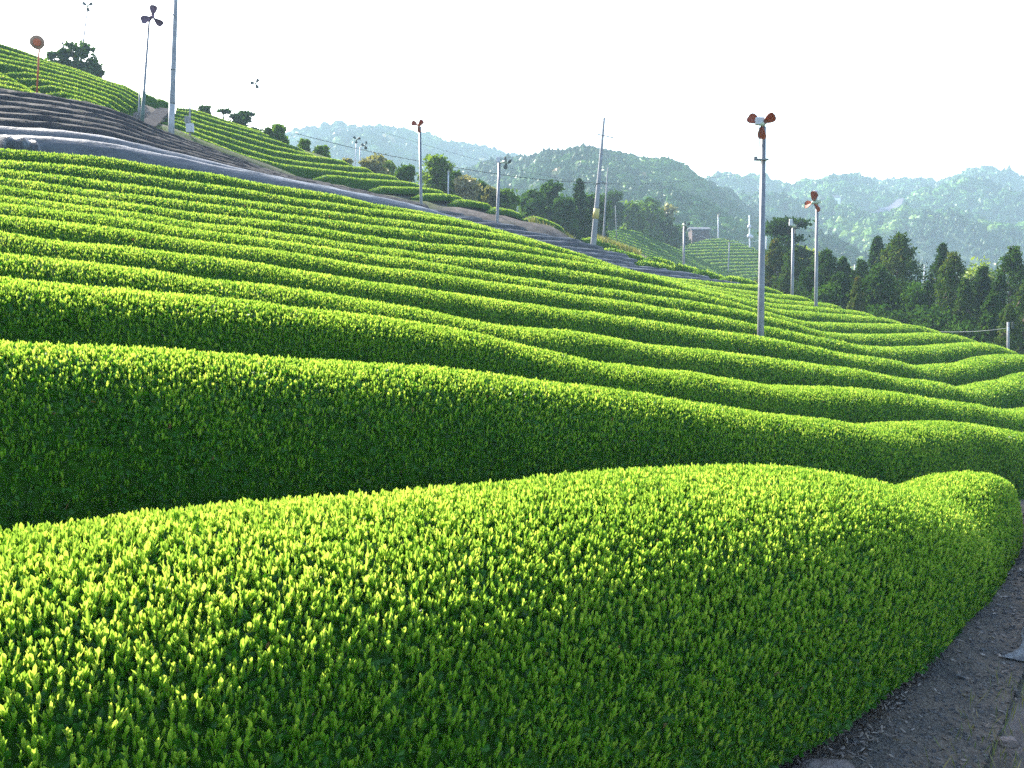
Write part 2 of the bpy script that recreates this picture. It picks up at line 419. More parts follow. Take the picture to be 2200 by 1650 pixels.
                Ln = r.uniform(.035, .06, k) * ss; Wd = Ln * r.uniform(.42, .52, k)
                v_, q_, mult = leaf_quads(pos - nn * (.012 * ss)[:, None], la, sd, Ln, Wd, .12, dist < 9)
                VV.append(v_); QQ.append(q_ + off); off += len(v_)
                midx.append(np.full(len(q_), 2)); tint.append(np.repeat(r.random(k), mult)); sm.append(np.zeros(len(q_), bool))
    V = np.vstack(VV); Q = np.vstack(QQ)
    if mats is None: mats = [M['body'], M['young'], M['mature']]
    mid = P[n // 2]
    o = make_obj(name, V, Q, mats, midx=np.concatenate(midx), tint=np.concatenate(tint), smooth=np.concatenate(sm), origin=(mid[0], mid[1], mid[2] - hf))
    tag(o, label, cat, group)
    return o, P

R = {}
R[1] = [(0,1138),(200,1118),(350,1100),(500,1085),(700,1072),(850,1062),(1000,1050),(1150,1040),(1300,1018),(1450,1003),(1600,998),(1700,998),(1750,1001),(1800,1008),(1870,1022),(1920,1035),(1970,1037),(2020,1025),(2060,1014),(2100,1012),(2130,1018),(2160,1030),(2185,1052)]
R[2] = [(0,731),(200,742),(420,752),(700,768),(800,778),(960,790),(1100,806),(1200,818),(1280,828),(1360,840),(1440,854),(1520,866),(1600,879),(1640,885),(1700,891),(1780,900),(1836,911),(1882,912),(1927,907),(2018,904),(2086,908),(2155,921),(2180,929),(2200,932)]
R[3] = [(0,592),(100,602),(200,612),(320,624),(400,630),(500,640),(600,652),(700,664),(800,676),(900,690),(1020,716),(1120,738),(1200,760),(1280,776),(1340,784),(1400,788),(1480,797),(1540,808),(1600,820),(1640,825),(1750,829),(1850,832),(1925,842),(2000,855),(2075,864),(2112,872),(2143,880),(2200,878)]
R[4] = [(0,540),(120,554),(210,566),(330,578),(400,590),(520,604),(640,618),(760,638),(800,647),(900,662),(1000,684),(1060,696),(1090,698),(1200,707),(1300,720),(1340,728),(1380,738),(1460,744),(1560,754),(1650,767),(1725,777),(1800,786),(1850,794),(1900,805),(1937,812),(1987,815),(2012,821),(2050,831),(2087,830),(2112,822),(2137,817),(2175,815),(2200,802)]
R[5] = [(0,497),(120,514),(240,524),(360,540),(400,544),(520,560),(600,572),(700,588),(800,604),(900,618),(1000,632),(1100,646),(1200,662),(1300,672),(1400,688),(1500,704),(1600,716),(1650,725),(1725,740),(1800,757),(1837,762),(1875,765),(1912,772),(1937,781),(1962,785),(2000,783),(2050,780),(2075,777),(2100,770),(2125,763),(2150,760),(2187,761),(2200,764)]
R[6] = [(0,460),(120,474),(240,488),(360,506),(400,512),(520,526),(600,538),(700,554),(800,570),(900,582),(1000,596),(1100,610),(1200,626),(1300,640),(1400,656),(1500,672),(1600,692),(1650,702),(1725,717),(1800,732),(1850,742),(1887,744),(1950,744),(2012,741),(2050,737),(2090,734),(2112,735),(2150,746),(2170,759)]
R[7] = [(0,435),(120,448),(240,464),(360,484),(400,488),(520,504),(600,516),(700,530),(800,545),(920,560),(1000,576),(1100,592),(1200,607),(1300,618),(1400,634),(1500,648),(1600,668),(1650,681),(1700,694),(1737,707),(1762,712),(1800,715),(1850,717),(1900,717),(1950,716),(1987,714),(2025,715),(2050,719),(2075,727),(2090,735)]
R[8] = [(0,418),(100,430),(200,444),(320,460),(400,474),(520,486),(640,504),(740,520),(800,527),(900,542),(1000,552),(1100,563),(1200,576),(1300,592),(1400,612),(1500,630),(1560,646),(1640,669),(1687,682),(1725,690),(1775,692),(1850,694),(1925,695),(1962,697),(1987,704),(2012,713)]
R[9] = [(0,397),(100,412),(200,424),(340,444),(400,453),(520,466),(600,475),(700,492),(800,508),(900,520),(1000,527),(1100,540),(1200,555),(1300,572),(1360,582),(1400,594),(1460,612),(1520,626),(1580,640),(1628,655),(1650,662),(1725,668),(1800,674),(1875,679),(1900,684),(1932,694)]
R[10] = [(0,379),(70,388),(200,407),(280,416),(400,431),(520,446),(600,458),(700,470),(800,484),(900,494),(1000,508),(1100,522),(1200,543),(1260,556),(1320,574),(1420,598),(1480,615),(1540,628),(1600,641),(1650,651),(1725,656),(1800,663),(1830,665),(1850,670),(1868,677)]
R[11] = [(0,361),(160,380),(340,404),(400,413),(520,428),(640,444),(800,466),(900,478),(1000,490),(1100,507),(1200,531),(1260,551),(1300,565),(1360,582),(1420,596),(1480,611),(1560,626),(1628,636),(1650,640),(1700,645),(1735,648),(1770,649),(1790,655),(1800,661)]
R[12] = [(0,343),(160,354),(300,374),(400,388),(520,406),(640,426),(760,442),(800,448),(900,460),(980,472),(1040,488),(1100,504),(1200,533),(1300,567),(1360,583),(1420,594),(1480,606),(1560,619),(1628,626),(1650,631),(1700,632),(1727,638),(1738,646)]
R[13] = [(0,319),(90,325),(200,334),(340,356),(440,370),(520,386),(600,400),(700,414),(800,437),(880,450),(960,464),(1040,485),(1100,502),(1160,520),(1200,535),(1300,568),(1360,583),(1400,589),(1440,596),(1500,601),(1560,608),(1628,611),(1650,619),(1678,628)]

ORD = {1:'Nearest',2:'Second',3:'Third',4:'Fourth',5:'Fifth',6:'Sixth',7:'Seventh',8:'Eighth',9:'Ninth',10:'Tenth',11:'Eleventh',12:'Twelfth',13:'Thirteenth'}
LAB = {
 1:'broad bright green tea hedge filling the foreground, its tapering end beside the gravel path',
 2:'long tea hedge with tall dark front face directly behind the foreground hedge',
 3:'third tea hedge up from the foreground, dipping in the middle of the slope',
 4:'fourth tea hedge up from the foreground, with a deep dip near the right edge',
 5:'fifth tea hedge up, passing just in front of the tall grey fan pole',
 6:'sixth tea hedge up, first one behind the foot of the tall fan pole',
 7:'seventh tea hedge up from the foreground, ending in a hump by the cedars',
 8:'eighth tea hedge up from the foreground in the big sunlit field',
 9:'ninth tea hedge up from the foreground in the big sunlit field',
 10:'tenth tea hedge up, ending just in front of the second orange fan pole',
 11:'eleventh tea hedge up, ending just behind the second orange fan pole',
 12:'twelfth tea hedge up, second from the grey netted rows',
 13:'topmost tea hedge of the big sunlit field, running along the grey netted rows'}
GR = 'clipped tea hedges of the big sunlit field'
# the foreground hedge: its front foot follows the edge of the path
A_S, A_C, B_S, B_C = 4.76, 2.55, 12.23, 3.86
def r1_w(P, s):
    S = (P[:, 0] + P[:, 1]) * math.sqrt(.5)
    f = np.clip((S - A_S) / (B_S - A_S), 0, 1)
    f = f ** 1.8; return 1.47 * (1 - f) + 0.16 * f
def r1_h(P, s):
    S = (P[:, 0] + P[:, 1]) * math.sqrt(.5)
    f = np.clip((S - A_S) / (B_S - A_S), 0, 1)
    return 1.22 * (1 - f) + 0.70 * f
R[1] = [(x, y + float(np.interp(x, [0, 430, 1000, 1700, 1900, 1970, 2040, 2100], [22, 14, 0, 9, 12, 18, 7, 3]))) for x, y in R[1]]
for k in range(1, 14):
    P = crest_from(R[k], cN(k), ext_l=4.0, ext_r=(6.0 if k in (2, 3, 4, 5) else 0.0), sm=(7 if k > 3 else 4 if k > 1 else 3))
    P[:, 2] -= 0.042 * np.clip(np.linalg.norm(P, axis=1) / 14.0, 1.0, 1.5)      # the shoots stand above the clipped surface
    kw = dict(seed=100 + k)
    if k == 1: kw.update(wf_fn=r1_w, hf_fn=r1_h, hf=1.22, pm=2.15, wb=.8, gdrop=1.15)
    if k == 2: kw.update(hf=1.2, wf=.9)
    hedge('tea_hedge', P, LAB[k], GR, end_r=(k not in (2, 3, 4, 5)), **kw)

# netted rows behind the field: crest of the first and of the last, the rest between them
N1 = [(0,290),(100,294),(200,303),(340,330),(440,352),(540,372),(640,391),(740,411),(840,431),(920,450),(1000,474),(1100,503),(1200,535),(1300,566),(1360,576),(1440,580),(1520,590),(1570,598),(1592,606)]
D6 = [(0,192),(100,205),(200,224),(260,243),(330,275),(440,315),(560,360),(640,381),(740,402),(840,423),(920,440),(1000,458),(1100,478),(1200,506)]
def mix(a, b, f, x1):
    xs = sorted(set([p[0] for p in a] + [p[0] for p in b])); xs = [x for x in xs if x <= 1200]
    ax, ay = zip(*a); bx, by = zip(*b)
    return [(x, np.interp(x, ax, ay) * (1 - f) + np.interp(x, bx, by) * f) for x in xs if x <= x1]
tails = {}
fr = {1: 0.0, 2: .19, 3: .36, 4: .50, 5: .63, 6: .76, 7: .88, 8: 1.0}
c_net = {i: 25.5 + DC * i for i in range(1, 9)}
NLAB = {1:'pale grey shade net draped over the lowest netted tea row, above the green field',
 2:'pale grey shade net on the second netted row, with sunlit upper edge',
 3:'dark brown net covered row just above the two pale netted rows',
 4:'second dark net covered row above the two pale netted rows',
 5:'third dark net covered row above the two pale netted rows',
 6:'fourth dark net covered row above the two pale netted rows',
 7:'fifth dark net covered row, second from the top of the dark strip',
 8:'topmost dark net covered row, running below the road and upper field'}
NETP = {}
for i in range(1, 9):
    pts = mix(N1, D6, fr[i], {1: 1000, 2: 960, 3: 930, 4: 930, 5: 920, 6: 920, 7: 920, 8: 920}[i])
    P = crest_from(pts, c_net[i], ext_l=4.0, sm=6)
    NETP[i] = P
    hedge('netted_tea_row', P, NLAB[i], 'netted tea rows on the slope', kind='net', mats=[M['net'] if i <= 2 else M['darknet']], seed=200 + i, hf=.85, step=(.5 if i <= 2 else .35), cat='netted row', wf=.74, wb=.74)

# past the fold the netted rows come into view again, running on to the right
Lr = [
 [(912,449),(960,454),(1004,460)], [(948,461),(980,463),(1044,469)], [(1000,468),(1040,472),(1084,479)],
 [(1018,477),(1064,479),(1136,489)], [(1066,490),(1140,498),(1200,508)], [(1120,504),(1180,508),(1240,513),(1252,519)],
 [(1148,515),(1200,518),(1252,520),(1290,530),(1302,536)], [(1180,527),(1200,528),(1260,534),(1320,542),(1354,547)],
 [(1240,540),(1300,546),(1372,558)], [(1272,552),(1320,558),(1368,565)], [(1300,563),(1380,572),(1442,579)],
 [(1336,573),(1400,579),(1460,583),(1530,595)], [(1370,585),(1420,589),(1500,597),(1594,607)]]
LLAB = ['short dark netted row at the foot of the brown-headed fan pole', 'dark netted row on the grey bank, second from the brown-headed fan pole',
 'dark netted row on the grey bank, third from the brown-headed fan pole', 'dark netted row just at the foot of the fan pole with white box',
 'dark netted row just below the fan pole with white box', 'dark netted row ending left of the leaning utility pole',
 'dark netted row passing just in front of the leaning utility pole', 'second slate netted row in front of the leaning utility pole',
 'third slate netted row in front of the leaning utility pole', 'slate netted row, fourth up from the lower right end of the netted strip',
 'slate netted row, third up from the lower right end of the netted strip', 'slate netted row, second up from the lower right end of the netted strip',
 'lowest slate netted row at the right end of the strip']
for i, pts in enumerate(Lr):
    P = crest_from(pts, 39.9 - 1.05 * i, ext_l=3.0, sm=3)
    hedge('netted_tea_row', P, LLAB[i], 'netted rows past the fold of the slope', kind='net', mats=[M['slatenet']], seed=250 + i, hf=.5, hb=.5, gdrop=.55, cat='netted row', wf=.42, wb=.42, step=.5)

# short green ends of the netted rows
short = [
 ([(1364,562),(1390,563),(1415,567),(1440,575)], 31.0, 'short tea hedge end between two pale netted strips, left of the small dark fan pole'),
 ([(1290,530),(1340,543),(1390,556)], 34.6, 'thin sunlit tea hedge right of the leaning utility pole, along the netted strip'),
 ([(1384,554),(1410,556),(1450,568)], 32.6, 'short sunlit tea hedge just left of the foot of the small dark fan pole'),
 ([(1440,567),(1470,573),(1500,583)], 31.0, 'short sunlit tea hedge at the foot of the small dark fan pole'),
 ([(1490,580),(1520,586),(1556,599)], 29.4, 'short sunlit tea hedge right of the small dark fan pole'),
 ([(1544,597),(1580,596),(1610,605),(1628,613)], 28.0, 'short sunlit tea hedge just left of the tall grey fan pole'),
 ([(1250,508),(1262,510),(1280,517),(1300,524),(1330,532)], c_net[8], 'pale green hedge tuft beside the foot of the leaning utility pole'),
]
for i, (pts, c, lab) in enumerate(short):
    P = crest_from(pts, c, sm=3)
    hedge('tea_hedge', P, lab, 'short tea hedge ends on the netted strip', end_l=True, seed=300 + i, hf=.8, smax=3.2, wf=.7, wb=.7)

# middle field beyond the netted strip
Fr = [
 (41.5, [(1124,466),(1144,465),(1160,470),(1190,482),(1212,497)]),
 (42.6, [(1045,449),(1060,447),(1080,449),(1100,454),(1122,467)]),
 (43.7, [(962,433),(980,430),(1010,432),(1040,438),(1060,446)]),
 (44.8, [(882,419),(920,417),(960,418),(980,423),(1002,430)]),
 (46.0, [(790,404),(800,402),(860,403),(910,405),(936,409),(964,418)]),
 (47.3, [(672,379),(700,377),(740,381),(780,386),(840,389),(880,392),(914,403)]),
 (48.9, [(332,268),(365,278),(414,292),(460,311),(500,327),(540,339),(580,349),(620,357),(680,363),(740,371),(800,374),(840,378),(864,388)]),
 (50.6, [(345,256),(380,268),(420,286),(460,300),(520,320),(580,338),(640,348),(700,354),(780,361),(806,369)]),
 (52.4, [(355,247),(380,258),(410,274),(460,288),(520,308),(580,324),(640,334),(700,340),(756,351)]),
 (54.2, [(368,243),(408,262),(460,277),(520,294),(580,312),(640,326),(690,337)]),
 (56.0, [(376,238),(408,252),(460,268),(520,284),(580,300),(630,316),(666,328)]),
 (57.8, [(378,231),(408,242),(460,258),(520,276),(570,290),(626,310)]),
 (59.6, [(380,226),(400,233),(450,248),(500,266),(560,284),(604,299)]),
]
FL = ['lowest short tea hedge at the right tip of the middle field, above the grey bank',
 'short tea hedge crossed by the fan pole with white box, above the grey bank',
 'short tea hedge on the grey bank, third from the right tip of the middle field',
 'short tea hedge on the grey bank crossed by the tall brown-headed fan pole',
 'tea hedge above the grey bank, fifth from the right tip of the middle field',
 'tea hedge of the middle field starting halfway along the dark netted strip',
 'longest tea hedge along the lower edge of the middle field, beside the dark netted strip',
 'second long tea hedge up from the dark strip in the middle field',
 'third long tea hedge up from the dark strip in the middle field',
 'fourth long tea hedge up from the dark strip in the middle field',
 'third tea hedge down from the skyline of the middle field',
 'second tea hedge down from the skyline of the middle field',
 'topmost tea hedge on the skyline of the middle field, below the pines']
for i, (c, pts) in enumerate(Fr):
    P = crest_from(pts, c, sm=4)
    hedge('tea_hedge', P, FL[i], 'tea hedges of the middle field', end_l=True, seed=400 + i, smax=1.9, hf=(.38 if i < 5 else .62), hb=.5, gdrop=(.40 if i < 5 else .5), wf=.58, wb=.58)

# upper left field
Gr = [
 (42.3, [(127,207),(164,215),(200,226),(238,241)], 0),
 (43.6, [(98,193),(145,202),(182,213),(218,227),(250,243)], 0),
 (45.0, [(65,179),(109,185),(164,198),(218,218),(264,240)], 0),
 (46.5, [(33,162),(91,173),(164,191),(218,209),(273,231)], 0),
 (48.1, [(7,149),(91,164),(164,182),(236,205),(284,226)], 0),
 (49.9, [(0,136),(91,156),(164,173),(236,196),(292,217)], 4),
 (51.7, [(0,127),(91,145),(164,165),(236,189),(297,211)], 4),
 (53.5, [(0,118),(91,138),(164,158),(236,182),(300,204)], 4),
 (55.3, [(0,107),(73,127),(164,153),(236,178),(300,198)], 4),
 (57.1, [(0,96),(55,114),(109,135),(164,150),(218,172),(296,194)], 4),
 (46.4, [(0,156),(15,160),(33,166)], 4),
 (45.0, [(0,165),(30,173),(64,183)], 4),
 (43.5, [(0,175),(40,183),(82,195)], 4),
 (42.0, [(0,184),(60,197),(127,213)], 4),
]
GL = ['lowest tea hedge of the upper left field, ending above the dark netted strip',
 'second tea hedge up from the dark strip in the upper left field',
 'third tea hedge up from the dark strip in the upper left field',
 'fourth tea hedge up from the dark strip in the upper left field',
 'fifth tea hedge up from the dark strip in the upper left field',
 'sixth tea hedge up in the upper left field, ending beside the road',
 'seventh tea hedge up in the upper left field, ending beside the road',
 'third tea hedge down from the skyline of the upper left field',
 'second tea hedge down from the skyline of the upper left field',
 'skyline tea hedge of the upper left field, in front of the dark tree',
 'topmost of the four short hedge ends at the far left edge',
 'second of the four short hedge ends, left of the orange mirror post',
 'third of the four short hedge ends, crossed by the orange mirror post',
 'lowest of the four short hedge ends, behind the foot of the orange mirror post']
for i, (c, pts, el) in enumerate(Gr):
    P = crest_from(pts, c, ext_l=el, sm=4)
    hedge('tea_hedge', P, GL[i], 'tea hedges of the upper left field', end_l=(el == 0), seed=500 + i, smax=1.9, hf=.8, hb=.8, gdrop=.75, wf=.52, wb=.52)
for i, (c, pts, lab) in enumerate([(58.5, [(304,200),(316,206),(326,209),(336,214)], 'dark short hedge behind the green-footed fan pole, beside the road'),
                                   (62.0, [(334,211),(345,215),(362,222)], 'dark hedge closing the far end of the road, left of the thick utility pole')]):
    P = crest_from(pts, c, sm=2)
    hedge('tea_hedge', P, lab, 'hedges at the head of the road', end_l=True, seed=560 + i, smax=1.9, hf=1.3, wf=.7, wb=.7, young_tint=(0, .3))

# shaded far terraces beyond the utility pole
def row_Y(pts, Y): return np.array([at(x, y, Y if not callable(Y) else Y(x)) for x, y in pts])
def dense(pts, n=24):
    xs = np.linspace(pts[0][0], pts[-1][0], n); px, py = zip(*pts)
    return list(zip(xs, np.interp(xs, px, py)))
far_rows = [(514,1500,1566),(519,1478,1592),(525,1462,1606),(531,1452,1622),(537,1452,1634),(543,1462,1642),(550,1476,1646),(557,1492,1648),(564,1508,1648),(571,1526,1650),(578,1544,1650),(584,1560,1650),(590,1576,1650),(597,1592,1652)]
for i, (y, x0, x1) in enumerate(far_rows):
    Y = 176 - i * 1.9
    pts = dense([(x0, y + 3), (x0 + (x1 - x0) * .4, y), (x1 - 10, y - 1), (x1, y + 1.5)])
    P = row_Y(pts, Y)
    nm = ['top', 'second', 'third', 'fourth', 'fifth', 'sixth', 'seventh', 'eighth', 'ninth', 'tenth', 'eleventh', 'twelfth', 'thirteenth', 'lowest'][i]
    hedge('tea_hedge', P, f'{nm} row of the distant terraced tea slope left of the tall fan pole' if nm != 'top' else 'top row of the distant terraced tea slope, just below the small hut',
          'rows of the distant terraced slope', end_l=True, seed=600 + i, smax=4.5, dens=500, hf=.85, wf=.66, wb=.66, step=1.2)
U = [(1316,490),(1370,498),(1420,521),(1500,556),(1592,597)]
Lw = [(1246,512),(1300,524),(1380,549),(1450,570),(1560,600)]
for i in range(9):
    f = i / 8.0
    pts = dense([(Lw[k][0] * (1 - f) + U[k][0] * f, Lw[k][1] * (1 - f) + U[k][1] * f) for k in range(5)])
    P = row_Y(pts, lambda x: 112 + 18 * f + (x - 1250) * .06)
    nm = ['lowest', 'second lowest', 'third lowest', 'fourth lowest', 'middle', 'fourth highest', 'third highest', 'second highest', 'highest'][i]
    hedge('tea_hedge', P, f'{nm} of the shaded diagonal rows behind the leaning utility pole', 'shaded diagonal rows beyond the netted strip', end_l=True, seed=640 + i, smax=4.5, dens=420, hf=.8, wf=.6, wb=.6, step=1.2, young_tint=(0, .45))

# ------------------------------------------------------------------ ground
PATHP = []
def pathpt(x, y, z): # point on the path plane of height z
    t, v = slope(x, y); Y = (z - EYE) / v
    return np.array([t * Y, Y, z])
pa, pb = pathpt(1740, 1640, 0.02), pathpt(2190, 1085, -0.05)
pd = (pb - pa); plen = np.linalg.norm(pd[:2]); pd2 = pd / plen
pn = np.array([pd2[1], -pd2[0], 0])           # to the right of the path's direction
for k in np.linspace(-1.2, 3.0, 40):
    for w in np.linspace(0.0, 5.0, 9):
        q = pa + pd * k + pn * w
        CTRL.append((q[0], q[1], -0.02 - 1.6 * max(0, k - .97)))
# ground falls away past the right ends of the rows to the cedars
def drop(x, y, c, d, dz):
    p = at_c(x, y, c); v = np.array([.9, .45, 0]); v /= np.linalg.norm(v)
    CTRL.append((p[0] + v[0] * d, p[1] + v[1] * d, p[2] - .9 - dz))
for (x, y, k) in [(2200,764,5),(2170,759,6),(2090,735,7),(2012,713,8),(1932,694,9),(1868,677,10),(1800,661,11),(1738,646,12),(1678,628,13)]:
    drop(x, y, cN(k), 3, 1.2); drop(x, y, cN(k), 8, 4.5); drop(x, y, cN(k), 16, 6.5); drop(x, y, cN(k), 26, 8)
# back of the hill and the valley floor
for x in range(-500, 900, 90):
    p = at(max(-300, x), 0, 1.0)
    yy = np.interp(x, [-500, 0, 300, 400, 600, 800, 1000, 1200], [0, 96, 196, 233, 299, 370, 430, 500])
    for c, dz in ((66, 1.0), (78, 3.5), (95, 9), (120, 16)):
        q = at_c(x, yy, c); q0 = at_c(x, yy, 60)
        CTRL.append((q[0], q[1], max(q0[2] - .9 - dz, -9.2)))
for X in np.linspace(-260, 420, 24):
    for Y in (150, 190, 240, 320, 450):
        if Y < 200 and -10 < X < 70: continue
        CTRL.append((X, Y, -9.2))
for X in (-1500, -800, 800, 1500, 0):
    for Y in (700, 1200, 2500, -200, -800): CTRL.append((X, Y, -9.2 if Y > 0 else 3))
for X in np.linspace(-14, 6, 8):
    for Y in (-6, -14, -30): CTRL.append((X, Y, 0.6 - .2 * X))
CT = np.array(CTRL)
SIL = [(880,405),(936,409),(1000,429),(1060,446),(1122,466),(1212,497),(1280,517),(1386,529),(1450,565),(1500,580),(1560,598),(1628,612),(1678,628),(1738,646),(1800,660),(1868,677),(1932,694),(2012,713),(2090,735),(2170,759),(2260,800),(2500,860)]
SILD = [(880,64),(1212,60),(1280,60),(1386,60),(1450,50),(1500,50),(1628,46),(1678,52),(1738,50),(1800,49),(1868,47),(1932,45),(2012,43),(2090,41),(2170,39),(2300,44),(2500,60)]
def cap_z(x, y, z):
    """past the ends of the rows the land drops out of sight down to the valley"""
    t = x / np.maximum(y, 1e-3); px = 1100 + F_PX * t * CP
    for _ in range(3):
        ys = np.interp(px, *zip(*SIL)); dy = (825 - ys) / F_PX; px = 1100 + F_PX * t * (CP + dy * SP)
    ysil = np.interp(px, *zip(*SIL)); Yd = np.interp(px, *zip(*SILD))
    mound = (px > 1225) & (px < 1670) & (y > 109 + (px - 1250) * .06) & (y < 192)
    yy = np.where((px > 1225) & (px < 1670) & (y >= 192), 545.0, ysil + 4 + np.clip((y - Yd) * 1.5, 0, 22))
    dy = (825 - yy) / F_PX; lim = (-SP + dy * CP) / (CP + dy * SP) * y + EYE
    act = (y > Yd + 3) & (px > 880) & ~mound & (y < 330)
    return np.where(act, np.minimum(z, lim), z)
def ground_z(x, y):
    x = np.atleast_1d(x); y = np.atleast_1d(y); out = np.empty(len(x))
    for a in range(0, len(x), 2000):
        dx = x[a:a + 2000, None] - CT[None, :, 0]; dy = y[a:a + 2000, None] - CT[None, :, 1]
        w = 1.0 / (dx * dx + dy * dy + 0.25) ** 2.2
        out[a:a + 2000] = (w * CT[None, :, 2]).sum(1) / w.sum(1)
    return cap_z(x, y, out)
def axis(a, b, near, far_, lo, hi, gr=1.16):
    xs = list(np.arange(a, b + 1e-6, near)); st = near
    while xs[-1] < hi: st *= gr; xs.append(xs[-1] + st)
    st = near; pre = []
    x = a
    while x > lo: st *= gr; x -= st; pre.append(x)
    return np.array(pre[::-1] + xs)
gx = axis(-40, 75, 0.9, 0, -2600, 2600); gy = axis(-2, 90, 0.9, 0, -900, 3500, 1.12)
XX, YY = np.meshgrid(gx, gy, indexing='ij')
ZZ = ground_z(XX.ravel(), YY.ravel())
n, m = XX.shape
i, j = np.meshgrid(np.arange(n - 1), np.arange(m - 1), indexing='ij'); a0 = (i * m + j).ravel()
GV = np.stack([XX.ravel(), YY.ravel(), ZZ], 1)
o = make_obj('ground', GV, np.stack([a0, a0 + m, a0 + m + 1, a0 + 1], 1), M['ground'], smooth=True, origin=(0, 0, 0)); tag(o, kind='structure')

def gz(x, y): return float(ground_z(np.array([x]), np.array([y]))[0])

# gravel path sheet following the ground
def ribbon(name, L_, R_, mat, lift, kk=6, jitter=0.0):
    V = []; n = len(L_)
    for a, b in zip(L_, R_):
        for k in range(kk + 1):
            q = a + (b - a) * k / kk
            V.append((q[0] + random.uniform(-jitter, jitter), q[1] + random.uniform(-jitter, jitter), 0))
    V = np.array(V); V[:, 2] = ground_z(V[:, 0], V[:, 1]) + lift
    i, j = np.meshgrid(np.arange(n - 1), np.arange(kk), indexing='ij'); a0 = (i * (kk + 1) + j).ravel()
    return make_obj(name, V, np.stack([a0, a0 + kk + 1, a0 + kk + 2, a0 + 1], 1), mat, smooth=True, origin=(0, 0, 0))
ks = np.linspace(-1.0, 2.6, 60)
o = ribbon('path', [pa + pd * k - pn * .35 for k in ks], [pa + pd * k + pn * .80 for k in ks], M['path'], 0.03, jitter=0.02); tag(o, kind='structure')
# the road climbing between the two upper fields
rl = [at_c(290, 266, 42.0), at_c(312, 255, 47), at_c(333, 236, 54), at_c(338, 230, 60)]
rr = [at_c(335, 272, 43.0), at_c(345, 258, 48), at_c(364, 240, 55), at_c(366, 234, 61)]
def dens3(p, n): 
    p = np.array(p); t = np.linspace(0, len(p) - 1, n); return np.stack([np.interp(t, range(len(p)), p[:, i]) for i in range(3)], 1)
rl, rr = dens3(rl, 24), dens3(rr, 24)
V = []
for a, b in zip(rl, rr):
    for k in range(5): V.append(a + (b - a) * k / 4)
V = np.array(V)
i, j = np.meshgrid(np.arange(23), np.arange(4), indexing='ij'); a0 = (i * 5 + j).ravel()
o = make_obj('road', V, np.stack([a0, a0 + 5, a0 + 6, a0 + 1], 1), M['road'], smooth=True, origin=(0, 0, 0)); tag(o, kind='structure')

# ------------------------------------------------------------------ hills with woods
def ico_template(seg=10, rings=6):
    V = []; Q = []
    for r_ in range(rings + 1):
        ph = math.pi * r_ / rings * .92
        for k in range(seg):
            a = 2 * math.pi * k / seg
            V.append((math.sin(ph) * math.cos(a), math.sin(ph) * math.sin(a), math.cos(ph)))
    for r_ in range(rings):
        for k in range(seg):
            a = r_ * seg + k; b = r_ * seg + (k + 1) % seg
            Q.append((a, a + seg, b + seg, b))
    return np.array(V), np.array(Q)
TV, TQ = ico_template()
def forest(name, pos, rad, hgt, tint, conic, seed, label, cards=20):
    r = np.random.default_rng(seed); n = len(pos)
    nv = len(TV)
    disp = 1 + r.normal(0, .16, (n, nv, 1))
    base = TV[None] * disp
    zz = base[:, :, 2:3]
    shr = 1 - conic[:, None, None] * np.clip((zz + 1) / 2, 0, 1) * .82
    xy = base[:, :, :2] * shr * rad[:, None, None]
    V = np.concatenate([xy, (zz * .5 + .5) * hgt[:, None, None]], 2) + pos[:, None, :]
    Q = (np.arange(n)[:, None, None] * nv + TQ[None]).reshape(-1, 4)
    t = np.repeat(tint, len(TQ)) + r.normal(0, .02, n * len(TQ))
    V = V.reshape(-1, 3)
    # ragged leaf clumps standing out of every crown
    u = r.normal(0, 1, (n, cards, 3)); u /= np.linalg.norm(u, axis=2, keepdims=True); u[:, :, 2] = np.abs(u[:, :, 2]) * 1.2 - .35
    sh = 1 - conic[:, None, None] * np.clip((u[:, :, 2:3] + 1) / 2, 0, 1) * .82
    cpos = np.concatenate([u[:, :, :2] * sh * rad[:, None, None] * 1.04, (u[:, :, 2:3] * .5 + .5) * hgt[:, None, None]], 2) + pos[:, None, :]
    cpos = cpos.reshape(-1, 3); kk = len(cpos)
    a = unit(r.normal(0, 1, (kk, 3))); b = unit(np.cross(a, r.normal(0, 1, (kk, 3))))
    sz = (np.repeat(rad, cards) * r.uniform(.09, .2, kk))[:, None]
    CV = np.stack([cpos - a * sz - b * sz * .6, cpos + a * sz * .8 - b * sz, cpos + a * sz + b * sz * .7, cpos - a * sz * .7 + b * sz], 1).reshape(-1, 3)
    CQ = np.arange(kk)[:, None] * 4 + np.arange(4) + len(V)
    tc = np.repeat(tint, cards) + r.normal(0, .03, kk)
    o = make_obj(name, np.vstack([V, CV]), np.vstack([Q, CQ]), M['forest'], tint=np.clip(np.concatenate([t, tc]), 0, 1), origin=(0, 0, 0))
    tag(o, label, 'wood', kind='stuff'); return o
M['hillsoil'] = surf_mat('hill_undergrowth', (0.02, 0.045, 0.014), (0.05, 0.085, 0.025), scale=0.06, rough=0.95, bump=0.4)

